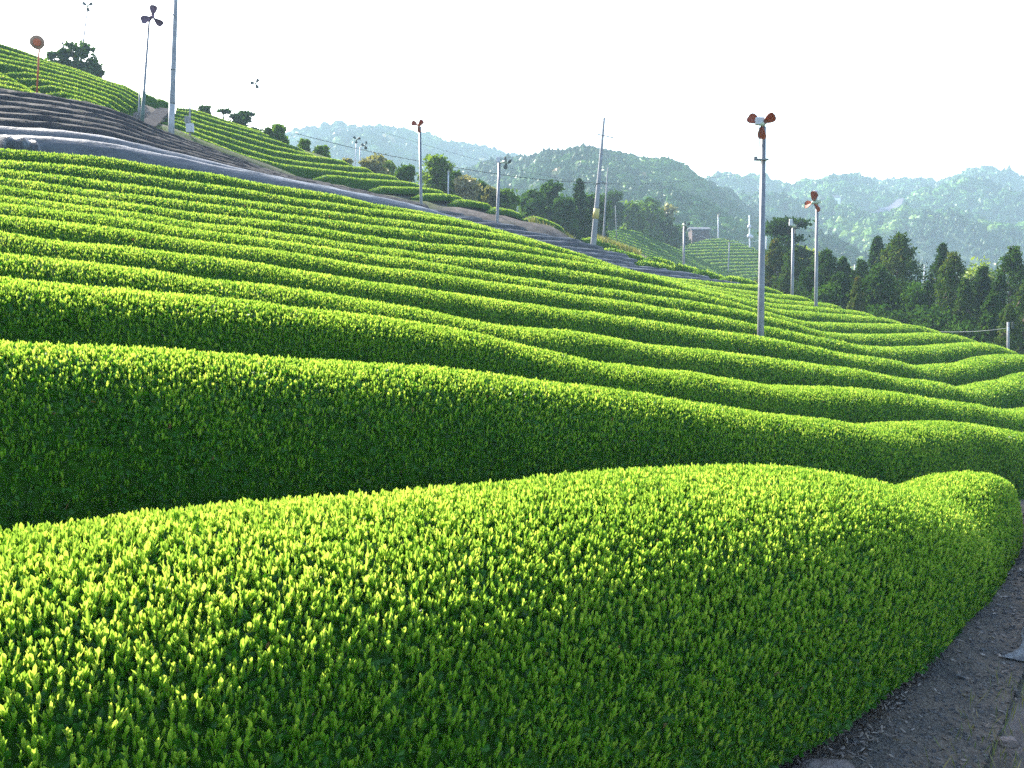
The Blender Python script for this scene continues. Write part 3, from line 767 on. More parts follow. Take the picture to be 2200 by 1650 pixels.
def hill(name, ridge, Y0, Y1, zbase, tree_h, ntree, rad, species, seed, label, nx=90, nv=44, amp=4.0, x_lo=None, clear=None, shape=.85):
    rx, ry = zip(*ridge)
    xs = np.linspace(rx[0], rx[-1], nx); vs = np.concatenate([np.linspace(0, 1, nv - 10), np.linspace(1.04, 1.6, 10)])
    ys = np.interp(xs, rx, ry)
    def surf(x, v):
        y = np.interp(x, rx, ry)
        t, vv = slope(x, y)
        Yr = Y1 + 30 * np.sin(x * .011 + seed)
        zr = vv * Yr + EYE - tree_h * .8
        Y = Y0 + (Yr - Y0) * v
        z = np.where(v <= 1, zbase + (zr - zbase) * np.clip(v, 0, 1) ** shape, zr - (zr - zbase) * (v - 1) * .9)
        X = t * Y
        env = np.clip(np.minimum(v, (1 - v)) * 4, 0, 1) * (v < 1)
        z = z + fbm(X, Y, seed, 140) * amp * env
        return np.stack([X, Y, z], -1)
    XX, VV_ = np.meshgrid(xs, vs, indexing='ij')
    S = surf(XX, VV_); n, m = XX.shape
    i, j = np.meshgrid(np.arange(n - 1), np.arange(m - 1), indexing='ij'); a0 = (i * m + j).ravel()
    o = make_obj(name, S.reshape(-1, 3), np.stack([a0, a0 + m, a0 + m + 1, a0 + 1], 1), M['hillsoil'], smooth=True, origin=(0, 0, 0)); tag(o, kind='structure')
    r = np.random.default_rng(seed)
    x = r.uniform(rx[0], rx[-1], ntree); v = r.random(ntree) ** .8 * 1.06
    ex = np.linspace(rx[0], rx[-1], int((rx[-1] - rx[0]) / 7)); x = np.concatenate([x, ex + r.uniform(-4, 4, len(ex))]); v = np.concatenate([v, r.uniform(.97, 1.03, len(ex))])
    x = np.clip(x, rx[0], rx[-1])
    p = surf(x, v)
    keep = np.ones(len(x), bool)
    if clear is not None: keep = ~clear(x, v)
    x, v, p = x[keep], v[keep], p[keep]
    tint, conic, sr = species(x, v, p, r)
    R_ = rad * r.uniform(.7, 1.35, len(x)) * sr * np.clip(p[:, 1] / (Y0 * .35 + Y1 * .55), .4, 1.2)
    conic = np.where(v > .9, conic * .4, conic)
    H_ = R_ * r.uniform(1.5, 2.0, len(x)) * (1 + conic * .35)
    p = p.copy(); p[:, 2] -= H_ * .18
    forest('wood', p, R_, H_, tint, conic, seed + 50, label)
    return surf

def sp_mixed(x, v, p, r):
    k = fbm(p[:, 0], p[:, 1], 5, 90) + r.normal(0, .35, len(x))
    t = np.clip(.29 + .18 * k + r.normal(0, .1, len(x)), 0.02, .72)
    s = r.random(len(x)); t = np.where(s > .975, .76, t); t = np.where((s > .965) & (s < .975), .97, t)
    c = np.where((t < .25) & (r.random(len(x)) < .4), r.uniform(.4, 1.0, len(x)), 0.0)
    return t, c, np.ones(len(x))
def sp_right(x, v, p, r):
    k = fbm(p[:, 0], p[:, 1], 9, 80) + r.normal(0, .3, len(x))
    t = np.clip(.36 + .19 * k + r.normal(0, .09, len(x)), .02, .78)
    bright = np.exp(-((x - 1858) / 58) ** 2 - ((v - .2) / .08) ** 2) + .8 * np.exp(-((x - 2165) / 55) ** 2 - ((v - .28) / .06) ** 2) + .7 * np.exp(-((x - 1960) / 50) ** 2 - ((v - .28) / .06) ** 2)
    t = np.where(r.random(len(x)) < bright * .95, r.uniform(.64, .84, len(x)), t)
    plant = (v < .22) & (x > 1905 + r.normal(0, 15, len(x)))
    t = np.where(plant, r.uniform(.16, .30, len(x)), t)
    c = np.where(plant, .9, np.where((t < .28) & (r.random(len(x)) < .35), r.uniform(.4, 1.0, len(x)), 0.0))
    return t, c, np.where(plant, .62, 1.0)

ridgeA = [(430,330),(540,310),(620,288),(660,275),(740,268),(800,272),(870,283),(940,300),(1000,312),(1060,325),(1110,337),(1180,352),(1300,380),(1500,420)]
ridgeB = [(560,420),(700,405),(800,398),(900,388),(1000,368),(1060,350),(1100,340),(1130,342),(1180,330),(1230,322),(1280,322),(1330,335),(1400,348),(1460,360),(1500,385),(1560,410),(1600,440),(1650,470),(1740,500),(1800,530),(1860,555),(1920,590)]
ridgeC = [(1380,430),(1480,405),(1560,392),(1600,388),(1650,392),(1700,402),(1740,398),(1800,388),(1850,392),(1950,398),(2020,398),(2060,386),(2110,386),(2150,398),(2200,400),(2260,405),(2400,400),(2560,410)]
hill('hills', ridgeA, 430, 720, -10, 7, 3600, 3.5, sp_mixed, 21, 'pale hazy wooded ridge on the left skyline, behind the middle field', amp=9)
hill('hills', ridgeB, 200, 400, -10, 4.5, 11000, 2.05, sp_mixed, 22, 'blue-green wooded hill in the centre behind the utility pole', amp=8)
def clr(x, v): return ((np.abs(x - 1797) < 9) & (np.abs(v - .385) < .03)) | ((np.abs(x - 1952) < 14) & (np.abs(v - .45) < .035)) | (np.abs(x - (1887 + (v - .47) * 260)) < 56) & (v > .375) & (v < .53)
surfC = hill('hills', ridgeC, 330, 780, -11, 7, 20000, 3.0, sp_right, 23, 'wide wooded hillside at right with patches of bright spring green', amp=14, clear=clr)

# violet netted field, a shed and far houses on the right hillside
xs = np.linspace(1838, 1932, 12); V = []
for a in range(8):
    v = .43 + a * .0125
    for x in xs: V.append(surfC(np.array([x + (v - .47) * 260]), np.array([v]))[0] + np.array([0, 0, 3.2]))
V = np.array(V); i, j = np.meshgrid(np.arange(7), np.arange(11), indexing='ij'); a0 = (i * 12 + j).ravel()
top = V; bot = V - np.array([0, 0, 1.2])
o = make_obj('netted_field', top, np.stack([a0, a0 + 1, a0 + 13, a0 + 12], 1), M['fieldnet'], smooth=True); tag(o, 'pale violet netted tea field high on the right hillside', 'netted field')

def house(x, y, Y, w, d, h, roof_h, wall, roof, label, name='house', yaw=0.0, gable=None):
    p = at(x, y, Y) if Y else surfC(np.array([x]), np.array([y]))[0] + np.array([0, 0, 3.0]); e = empty(name, p); e.rotation_euler = (0, 0, yaw); tag(e, label, 'house' if name == 'house' else 'hut')
    mb = MB(); mb.box((0, 0, h / 2 - 1.5), w, d, h + 3)
    make_obj('wall', np.array(mb.v), mb.f, wall, parent=e)
    mb = MB(); W, D = w * .58, d * .6
    vs = [(-W, -D, h), (W, -D, h), (W, D, h), (-W, D, h), (-W, 0, h + roof_h), (W, 0, h + roof_h)]
    vs += [(a, b, c + .25) for a, b, c in vs]
    mb.add(vs, [(0, 1, 5, 4)[::-1], (2, 3, 4, 5)[::-1], (6, 7, 11, 10), (8, 9, 10, 11), (0, 6, 10, 4), (3, 4, 10, 9), (1, 5, 11, 7), (2, 8, 11, 5), (0, 1, 7, 6), (2, 3, 9, 8)])
    make_obj('roof', np.array(mb.v), mb.f, roof, parent=e)
    if gable:
        mb = MB(); mb.box((w / 2 + .06, 0, h * .45), .1, d * .8, h * .8); make_obj('door', np.array(mb.v), mb.f, gable, parent=e)
        mb = MB(); mb.box((-w * .15, -d / 2 - .04, h * .55), w * .3, .06, h * .3); make_obj('window', np.array(mb.v), mb.f, M['bladedark'], parent=e)
    return e
house(1501, 508, 182, 3.2, 2.6, 1.1, .32, M['redwall'], M['roof'], 'small red-brown hut with grey roof on top of the distant terraced slope', name='hut', yaw=.1, gable=M['white'])
house(1797, .40, None, 3.4, 3.2, 2.6, 1.0, M['white'], M['roof'], 'small white house among trees on the hill left of the second orange fan', yaw=.3)
house(1952, .47, None, 6, 4, 2.0, 1.2, M['white'], M['roof'], 'white shed beside the violet netted field on the right hillside', yaw=-.1)
# road rail in the valley
mb = MB(); pts = [at(1950, 607, 215), at(1975, 604, 216), at(2000, 600, 220), at(2018, 596, 224)]
mb.tube(pts, .11, 6); 
for q in pts: mb.tube([q, q - np.array([0, 0, .9])], .06, 6)
o = mb.build('guard_rail', M['wirepale']); tag(o, 'pale guard rail of a valley road seen between the cedars', 'guard rail')

# ------------------------------------------------------------------ trees
def cards(pos, r, size, elong=1.0, up=0.0):
    k = len(pos)
    a = unit(r.normal(0, 1, (k, 3)) + np.array([0, 0, up])); b = unit(np.cross(a, r.normal(0, 1, (k, 3))))
    L = (size * r.uniform(.6, 1.3, k))[:, None]; W = L * r.uniform(.4, .7, (k, 1)) / elong
    V = np.stack([pos - a * L, pos + b * W, pos + a * L, pos - b * W], 1).reshape(-1, 3)
    return V, np.arange(k)[:, None] * 4 + np.arange(4)

def tree(x, ytop, ybase, width, Y, kind, mat, label, seed, group, leaf=None, n=None, tint=(0, 1), sink=0.0, lean=0.0, cat='tree'):
    r = np.random.default_rng(seed)
    s = Y / F_PX
    base = at(x, ybase, Y); H = (ybase - ytop) * s * 1.0; Rw = width * .5 * s
    g_ = gz(base[0], base[1]); sink += float(np.clip(base[2] - g_, -1.0, 9.0)) if mat is not None else 0
    base[2] -= sink; Ht = H + sink
    nm = {'cedar': 'cedar_tree', 'pine': 'pine_tree', 'bush': 'shrub'}.get(kind, 'broadleaf_tree')
    e = empty(nm, base); tag(e, label, 'shrub' if kind == 'bush' else cat, group)
    mb = MB(); leaf = leaf or max(.10, Y * .0024)
    P = []
    limbs = []
    if kind == 'cedar':
        mb.tube([(0, 0, -.5), (lean * .3, 0, Ht * .5), (lean, 0, Ht * .93)], [Ht * .028 + .05, Ht * .018, .03], 8)
        n = n or 2600
        # drooping sprays arranged round the stem
        nb = int(130)
        for b in range(nb):
            h = r.uniform(.04, .99) ** .9; az = r.uniform(0, 6.28)
            rr_ = Rw * (1 - h ** 1.7) ** .8 * (.82 + .18 * min(1, h / .15)) * r.uniform(.72, 1.12) * (1 + .25 * math.sin(h * 23 + az * 2)) + .05
            tip = np.array([math.cos(az) * rr_, math.sin(az) * rr_, Ht * h - rr_ * .12])
            root = np.array([lean * h, 0, Ht * (h + .03)])
            m_ = int(n / nb); u = r.random(m_) ** .45
            q = root + (tip - root) * u[:, None] + r.normal(0, 1, (m_, 3)) * np.array([.15, .15, .16]) * Rw * (1.15 - h * .8)
            P.append(q)
            if b % 6 == 0: limbs.append((root, tip))
        q = np.stack([r.normal(0, .06 * Rw, 60) + lean, r.normal(0, .06 * Rw, 60), Ht * r.uniform(.9, 1.02, 60)], 1); P.append(q)
    elif kind == 'pine':
        mb.tube([(0, 0, -.3), (lean * .4, 0, Ht * .45), (lean, 0, Ht * .9)], [Ht * .03 + .05, Ht * .022, .04], 8)
        n = n or 2200
        for b in range(12):
            h = r.uniform(.45, 1.0); az = r.uniform(0, 6.28); rr_ = Rw * r.uniform(.3, 1.0) * (1.25 - h * .5)
            tip = np.array([math.cos(az) * rr_ + lean * h, math.sin(az) * rr_, Ht * h])
            limbs.append((np.array([lean * h * .8, 0, Ht * (h - .12)]), tip))
            m_ = n // 12
            P.append(tip + r.normal(0, 1, (m_, 3)) * np.array([.26, .26, .075]) * Rw)
    else:
        lo = .0 if kind == 'bush' else .1
        mb.tube([(0, 0, -.4), (lean * .4, 0, Ht * .35), (lean, 0, Ht * .8)], [Ht * .03 + .04, Ht * .022 + .02, .03], 8)
        n = n or 2600; nb = 40
        for b in range(nb):
            lo2 = max(0.0, sink / Ht - .05) if group == 'trees on the left skyline' else 0.0; z = lo2 + (1 - lo2) * r.uniform(lo, .9); az = r.uniform(0, 6.28)
            zz_ = (z - lo2) / (1 - lo2); prof = math.sqrt(max(.05, 1 - ((zz_ - .45) / .58) ** 2))
            rr_ = Rw * prof * r.uniform(.15, .9)
            cc = np.array([math.cos(az) * rr_, math.sin(az) * rr_, Ht * z + Ht * .04])
            sg = Rw * r.uniform(.20, .34) * (.55 if group == 'trees on the left skyline' and kind == 'broad' else 1)
            m_ = n // nb; d = r.normal(0, .62, (m_, 3))
            P.append(cc + d * sg * np.array([1, 1, .8]) * 1.15)
            if b % 3 == 0: limbs.append((np.array([0, 0, Ht * max(.1, z * .6)]), cc))
    for a, b in limbs: mb.tube([a, (np.asarray(a) + np.asarray(b)) / 2 + np.array([0, 0, .03 * Ht]), b], [Ht * .010 + .015, Ht * .007 + .01, .012], 5)
    make_obj('trunk', np.array(mb.v), mb.f, M['bark'], parent=e, smooth=True)
    P = np.vstack(P)
    V, Q = cards(P, r, leaf, 1.5 if kind == 'cedar' else 1.0, up=.5 if kind == 'cedar' else 0)
    cl = fbm(P[:, 0] * 6 / max(Rw, .5), P[:, 2] * 6 / max(Rw, .5), seed, 6) * .12
    t = np.clip(r.uniform(tint[0], tint[1], len(P)) * .6 + (tint[0] + tint[1]) * .2 + cl, 0, 1)
    make_obj('crown', V, Q, mat, parent=e, tint=t)
    return e

TG = 'cedars along the right edge of the tea field'
cm = M['conifer']
right = [  # x, ytop, ybase, width, Y, kind, mat, label, tint
 (1690,472,660,50,84,'pine',cm,'tall dark layered pine behind the slim grey pole with fan at right',(0,.4)),
 (1662,528,655,40,72,'cedar',cm,'brownish slim cypress just right of the tall fan pole',(.5,1)),
 (1700,548,660,46,70,'cedar',cm,'grey-green cypress behind the slim pole right of the tall fan pole',(.3,.75)),
 (1733,536,640,34,92,'broad',M['spring'],'small round yellow-green tree between two fan poles',(.2,.8)),
 (1770,552,690,62,66,'cedar',cm,'dark rounded cedar just right of the second orange fan pole',(.1,.7)),
 (1738,585,690,56,64,'cedar',cm,'low dark cedar behind the second orange fan pole',(0,.5)),
 (1806,566,700,40,66,'cedar',cm,'short cedar right of the second orange fan pole, before a tall pair',(.2,.7)),
 (1843,572,720,44,64,'cedar',cm,'dull green cedar left of the narrow pointed cedar',(.1,.6)),
 (1838,608,720,26,56,'cedar',cm,'small brownish cypress at the field edge',(.6,.9)),
 (1876,522,720,36,74,'cedar',cm,'narrow dark pointed cedar beside the biggest cedar',(0,.5)),
 (1921,520,740,84,66,'cedar',cm,'biggest broad cedar with rusty top, at centre of the right-hand row',(.3,.9)),
 (1880,585,740,80,58,'cedar',cm,'wide bushy cedar in front of the narrow pointed one',(.15,.65)),
 (1952,612,740,40,56,'broad',M['broad'],'small dark broadleaf tree below the gap with the guard rail',(0,.5)),
 (1985,618,760,44,56,'cedar',cm,'short green cedar right of the gap with the guard rail',(.2,.6)),
 (2012,538,760,46,66,'cedar',cm,'dark ragged cedar behind the left one of the right pair',(0,.45)),
 (2036,556,780,84,58,'cedar',cm,'wide cedar with golden tinge, second big one from the right',(.35,.9)),
 (2088,566,740,52,84,'broad',M['spring'],'pale yellow-green tree peeping between the right-hand cedars',(.0,.6)),
 (2100,588,790,62,58,'cedar',cm,'dark cedar in the gap between the two big right-hand cedars',(0,.5)),
 (2160,545,800,88,56,'cedar',cm,'tall cedar near the right edge of the picture',(.2,.75)),
 (2122,640,800,48,50,'cedar',cm,'low grey-green cypress in front of the right-hand cedars',(.2,.6)),
 (2192,610,820,60,52,'cedar',cm,'cedar cut by the right edge of the picture',(.2,.8)),
 (2160,668,810,60,47,'cedar',cm,'olive low cypress behind the short concrete post',(.45,.8)),
 (1985,670,780,70,52,'broad',M['broad'],'low dark bush at the feet of the right-hand cedars',(0,.35)),
 (1900,660,760,60,54,'broad',M['broad'],'low dark bush below the biggest cedar',(0,.3)),
 (1780,625,720,60,60,'broad',M['broad'],'low dark bush below the rounded cedar',(0,.3)),
 (1800,592,700,44,60,'cedar',cm,'dull low cedar filling the gap right of the orange-fan pole',(.1,.6)),
 (1860,612,730,40,58,'cedar',cm,'small dark cedar in front of the narrow pointed one',(0,.5)),
 (1962,640,760,46,54,'cedar',cm,'low dark cedar between the biggest cedar and the right pair',(.1,.5)),
 (2064,612,790,46,54,'cedar',cm,'low olive cedar between the two big right-hand cedars',(.3,.8)),
 (2136,600,800,48,54,'cedar',cm,'green cedar left of the tall one near the right edge',(.1,.6)),
 (2070,690,800,60,50,'broad',M['broad'],'low dark bush below the golden-tinged cedar',(0,.3)),
]
for i, (x, yt, yb, w, Y, k, mt, lab, ti) in enumerate(right):
    tree(x, yt - (8 if yb - yt > 110 else 2), yb, w * 2.0, Y, k, mt, lab, 700 + i, TG, tint=ti, sink=.6, n=8500 if w > 60 else 5500)
TM = 'trees beyond the middle field'
mid = [
 (600,272,306,44,66,'bush',M['broad'],'dark green rounded shrub on the skyline end of the middle field',(.3,.85)),
 (578,276,300,22,66,'bush',M['broad'],'small dark shrub left of the rounded skyline shrub',(.3,.85)),
 (655,303,330,34,72,'bush',M['broad'],'low dark shrub below the start of the long cable',(.3,.85)),
 (690,316,345,36,72,'bush',M['broad'],'low shrub second below the long cable',(.3,.85)),
 (742,345,372,30,74,'bush',M['tan'],'small yellowish shrub left of the two small white fan poles',(.2,.9)),
 (805,332,392,46,76,'bush',M['tan'],'pale brown bushy shrub right of the two small white fan poles',(.0,.8)),
 (832,340,396,44,80,'bush',M['spring'],'pale feathery shrub behind the middle field',(.0,.5)),
 (872,358,405,36,74,'bush',M['broad'],'small dark green shrub left of the brown-headed fan pole',(.0,.6)),
 (938,338,432,58,78,'broad',M['broad'],'round light green tree right of the brown-headed fan pole',(.35,1)),
 (976,372,436,34,80,'broad',M['broad'],'darker green tree behind the short white pole',(.0,.45)),
 (1003,384,446,46,76,'bush',M['tan'],'tan feathery bush right of the short white pole',(.3,1)),
 (1034,392,452,34,80,'broad',M['broad'],'dark small tree right of the tan bush',(.0,.3)),
 (1054,404,456,34,78,'bush',M['tan'],'grey-brown bush left of the fan pole with white box',(.0,.4)),
 (1092,412,470,40,78,'bush',M['broad'],'fresh green bush right of the fan pole with white box',(.25,.8)),
 (1140,412,498,62,90,'broad',M['broad'],'broad dark evergreen with pale top, left end of the dark copse',(.0,.5)),
 (1184,394,505,56,92,'broad',M['broad'],'tall dark evergreen in the copse left of the utility pole',(.0,.35)),
 (1216,424,506,44,88,'broad',M['broad'],'low dark evergreen between two taller ones in the copse',(.0,.3)),
 (1244,392,510,54,92,'cedar',cm,'pointed dark evergreen in the copse close left of the utility pole',(.0,.5)),
 (1278,420,512,50,94,'broad',M['broad'],'dark evergreen directly behind the leaning utility pole',(.0,.3)),
 (1312,416,500,46,136,'broad',M['broad'],'dark evergreen just right of the leaning utility pole',(.0,.3)),
 (1352,432,503,60,142,'broad',M['broad'],'bright-topped rounded tree right of the leaning utility pole',(.2,.9)),
 (1392,436,506,60,150,'broad',M['broad'],'green rounded tree before the pale blossom tree',(.1,.7)),
 (1398,424,504,36,156,'broad',M['broad'],'dark tree peeping above the rounded green trees',(.0,.25)),
 (1426,440,508,46,158,'broad',M['tan'],'pale tan blossoming tree at right end of the copse',(.1,.7)),
 (1432,466,508,44,154,'broad',M['broad'],'dark shrub below the pale blossoming tree',(.0,.35)),
 (1455,490,511,44,178,'bush',M['broad'],'low dark hedge bush left of the small hut',(.0,.3)),
 (1405,490,512,52,160,'bush',M['broad'],'low dark hedge bush at the top of the shaded diagonal rows',(.0,.3)),
]
for i, (x, yt, yb, w, Y, k, mt, lab, ti) in enumerate(mid):
    tree(x, yt, yb, w * (.8 if x < 700 else 1.1), Y, k, mt, lab, 760 + i, TM, tint=ti, sink=.5, n=4200)
TL = 'trees on the left skyline'
left = [
 (136,115,150,52,74,'broad',M['broad'],'smaller dark tree on the left skyline, left of the bigger one',(.0,.35)),
 (178,104,165,66,74,'broad',M['broad'],'bigger dark tree on the left skyline behind the upper left field',(.0,.35)),
 (206,140,175,26,74,'broad',M['broad'],'small dark tree close right of the bigger skyline tree',(.0,.4)),
 (480,238,270,46,78,'pine',cm,'flat-topped pine on the skyline of the middle field',(.0,.5)),
 (520,243,275,52,78,'pine',cm,'ragged leaning pine right of the flat-topped skyline pine',(.0,.5)),
 (440,236,250,26,78,'bush',M['broad'],'low dark bush on the skyline left of the pines',(.0,.4)),
]
for i, (x, yt, yb, w, Y, k, mt, lab, ti) in enumerate(left):
    tree(x, yt, yb + 10, w * (1.2 if x < 300 else .95), Y, k, mt, lab, 800 + i, TL, tint=ti, sink=.4, n=2200)

# ------------------------------------------------------------------ poles, fans, wires
def blade_mesh(Lb, Wb, twist):
    """paddle blade along local +X, in the XY plane, with thickness and twist"""
    us = [0, .12, .3, .5, .7, .86, .96, 1.0]; ws = [.18, .22, .55, .85, 1.0, .95, .7, .35]
    V = []; F = []
    for u, w in zip(us, ws):
        a = twist * (1.15 - .5 * u)
        for sgn, zt in ((-1, 1), (0, 1.0), (1, 1), (1, -1), (0, -1), (-1, -1)):
            yy = sgn * w * Wb / 2 + .12 * Wb * u; zz = zt * .010 + (0.10 * Wb * (1 - sgn * sgn) * -1)
            V.append((u * Lb, yy * math.cos(a) - zz * math.sin(a), yy * math.sin(a) + zz * math.cos(a)))
    k = 6
    for i in range(len(us) - 1):
        for j in range(k):
            F.append((i * k + j, i * k + (j + 1) % k, (i + 1) * k + (j + 1) % k, (i + 1) * k + j))
    F.append(tuple(range(k))[::-1]); F.append(tuple((len(us) - 1) * k + j for j in range(k)))
    return V, F

def fan_pole(base, top, width_px, Y, label, group, yaw=0.0, tilt=0.35, spin=0.3, R_=None, blade='blade', pole='steel', extra=None, foot=None, head_off=None, box=None, clamp=None, name='frost_fan', sink=1.0, taper=.85, motor='motor'):
    s = Y / F_PX
    b = at(base[0], base[1], Y); t = at(top[0], top[1], Y)
    b2 = b + (b - t) / np.linalg.norm(b - t) * sink
    e = empty(name, b2); tag(e, label, 'frost fan' if name == 'frost_fan' else 'pole', group)
    r0 = width_px * s / 2
    mb = MB(); mb.tube([b2, b, t], [r0, r0, r0 * taper], 14); mb.build('pole', M[pole], e, smooth=True)
    if foot:
        q = at(*foot, Y); mb = MB(); mb.tube([b2, q], [r0 * 1.45, r0 * 1.4], 14); mb.build('pole_sleeve', M['greenpole'], e, smooth=True)
    if R_:
        ho = np.array(head_off or (0, 0, 0), float)
        Rm = Matrix.Rotation(yaw, 4, 'Z') @ Matrix.Rotation(tilt, 4, 'X')
        hub = Vector(t + np.array([0, 0, R_ * .30]) + ho) + (Rm @ Vector((0, -R_ * .42, 0)))
        # axis of the rotor is local -Y
        A = Matrix.Translation(hub) @ Rm @ Matrix.Rotation(math.pi / 2, 4, 'X')
        mb = MB(); mb.lathe([(-R_ * .75, R_ * .10), (-R_ * .72, R_ * .21), (-R_ * .15, R_ * .22), (-R_ * .05, R_ * .16), (R_ * .10, R_ * .15)], A, 14)
        mb.tube([tuple(t), tuple(hub + (Rm @ Vector((0, R_ * .42, -R_ * .1))))], R_ * .10, 8)
        mb.build('motor', M[motor], e, smooth=True)
        mb = MB(); mb.lathe([(R_ * .06, R_ * .17), (R_ * .16, R_ * .17), (R_ * .27, R_ * .09), (R_ * .31, .005)], A, 12); mb.build('hub', M[motor], e, smooth=True)
        for k in range(3):
            V, F = blade_mesh(R_, R_ * .72, .5)
            Bm = A @ Matrix.Translation((0, 0, R_ * .12)) @ Matrix.Rotation(spin + k * 2 * math.pi / 3, 4, 'Z') @ Matrix.Translation((R_ * .06, 0, 0))
            mb = MB(); mb.add([Bm @ Vector(v) for v in V], F)
            mb.build('blade', M[blade], e, smooth=False)
    if box:
        for (x, y, w, h) in box:
            q = at(x, y, Y); mb = MB(); mb.box(q + np.array([0, -.12, 0]), w * s, w * s * .7, h * s, bev=.02); mb.build('control_box', M['boxwhite'], e)
    if clamp:
        for (x, y) in clamp:
            q = at(x, y, Y); mb = MB(); mb.box(q, r0 * 3.1, r0 * 2.8, r0 * .5, bev=.01); mb.box(q + np.array([-r0 * 2, 0, r0 * .3]), r0 * 1.0, r0, r0 * 1.2, bev=.01); mb.build('clamp', M['steel'], e)
    return e
def Yc(x, y, c): return float(at_c(x, y, c)[1])
FG = 'frost fans on poles in the tea fields'
e = fan_pole((1634,720), (1640.5,272), 14.5, Yc(1634,720,11.9), 'tall grey pole with three orange blades, nearest fan, at right of centre', FG, yaw=-.5, tilt=.30, spin=.42, R_=.32, box=[(1629,262,18,16)], clamp=[(1638,343)], sink=1.5, taper=.72)
Yq = Yc(1634,720,11.9)
mb = MB(); mb.tube([at(1631,268,Yq-.1), at(1631.5,300,Yq-.1), at(1633,338,Yq-.1)], .008, 6); mb.build('conduit', M['cable'], e)
fan_pole((1753,652), (1755.5,440), 7.5, Yc(1753,652,20.9), 'slim grey pole with orange fan turned sideways, rising before the cedars', FG, yaw=-1.05, tilt=.2, spin=1.15, R_=.46, box=[(1750,420,8,20)], sink=1.2)
fan_pole((1702,632), (1704,490), 6.5, Yc(1702,632,24.6), 'slim grey pole with small dark fan and white box, left of the orange sideways fan', FG, yaw=2.4, tilt=.2, spin=.6, R_=.40, blade='bladedark', box=[(1697.5,478,7,14)], sink=1.2)
fan_pole((905,450), (902,272), 6.5, Yc(905,450,33.5), 'grey fan pole with dark brown blades, standing between field and grey bank', FG, yaw=-.4, tilt=.3, spin=.52, R_=.30, blade='blade', motor='orangepaint', sink=1.0)
fan_pole((1068,480), (1073,350), 7, Yc(1068,480,37.6), 'fan pole with white box and dark green blades, left of the copse', FG, yaw=.9, tilt=.2, spin=.2, R_=.33, blade='bladedark', box=[(1070.5,344,8,12)], head_off=(.25, 0, -.05), sink=1.0)
fan_pole((305,264), (320,46), 5.5, Yc(305,264,41.3), 'leaning fan pole with dark green foot beside the road at upper left', FG, yaw=.35, tilt=.45, spin=1.35, R_=.46, blade='purple', motor='purple', foot=(309.5,197), sink=.6, head_off=(.15, 0, .1))
fan_pole((1469,568), (1470,486), 5, 82, 'small fan pole with dark blades before the shaded diagonal rows', FG, yaw=.7, tilt=.2, spin=.3, R_=.42, blade='bladedark', sink=1.5)
fan_pole((764,338), (766,302), 2.6, 84, 'left one of two tiny white fan poles on the skyline before the pale ridge', FG, yaw=.2, tilt=.1, spin=.3, R_=.32, blade='bladedark', pole='boxwhite', sink=1.5)
fan_pole((773,354), (774,316), 3, 80, 'right one of two tiny white fan poles, with yellowish fan', FG, yaw=.8, tilt=.1, spin=.9, R_=.34, blade='bladedark', pole='boxwhite', sink=1.5, head_off=(.25, 0, 0.05))
fan_pole((963,416), (963.5,370), 3.4, 76, 'short white pole with tiny dark fan, right of the round light green tree', FG, yaw=1.2, tilt=.1, spin=.2, R_=.2, blade='bladedark', pole='boxwhite', sink=1.5)
fan_pole((556,272), (549,182), 1.8, 84, 'faint thin fan pole standing alone against the sky right of the pines', FG, yaw=.3, tilt=.2, spin=.9, R_=.40, blade='bladedark', pole='steel', sink=1.0)
fan_pole((171,158), (188,16), 3.2, 84, 'pale fan pole in front of the bigger skyline tree, fan at top edge', FG, yaw=.5, tilt=.2, spin=.5, R_=.42, blade='bladedark', pole='steel', sink=1.0)
fan_pole((126,142), (136,100), 2.0, 84, 'pale fan pole before the smaller skyline tree at far left', FG, yaw=.8, tilt=.2, spin=.1, R_=.30, blade='bladedark', pole='steel', sink=1.0)
fan_pole((1543,512), (1543,462), 2.2, 186, 'faint twin-armed fan pole on the crest of the distant terraces', FG, yaw=.3, tilt=.1, spin=.5, R_=.5, blade='bladedark', pole='boxwhite', sink=1.0)
fan_pole((1780,572), (1782,544), 2.0, 170, 'tiny pale fan pole far behind the rounded cedar', FG, yaw=.3, tilt=.1, spin=.5, R_=.45, blade='bladedark', pole='boxwhite', sink=4.0)
fan_pole((1985,616), (1986,572), 2.2, 200, 'tiny pale fan pole rising beside the guard rail in the valley', FG, yaw=1.0, tilt=.1, spin=.3, R_=.45, blade='bladedark', pole='boxwhite', sink=4.0)

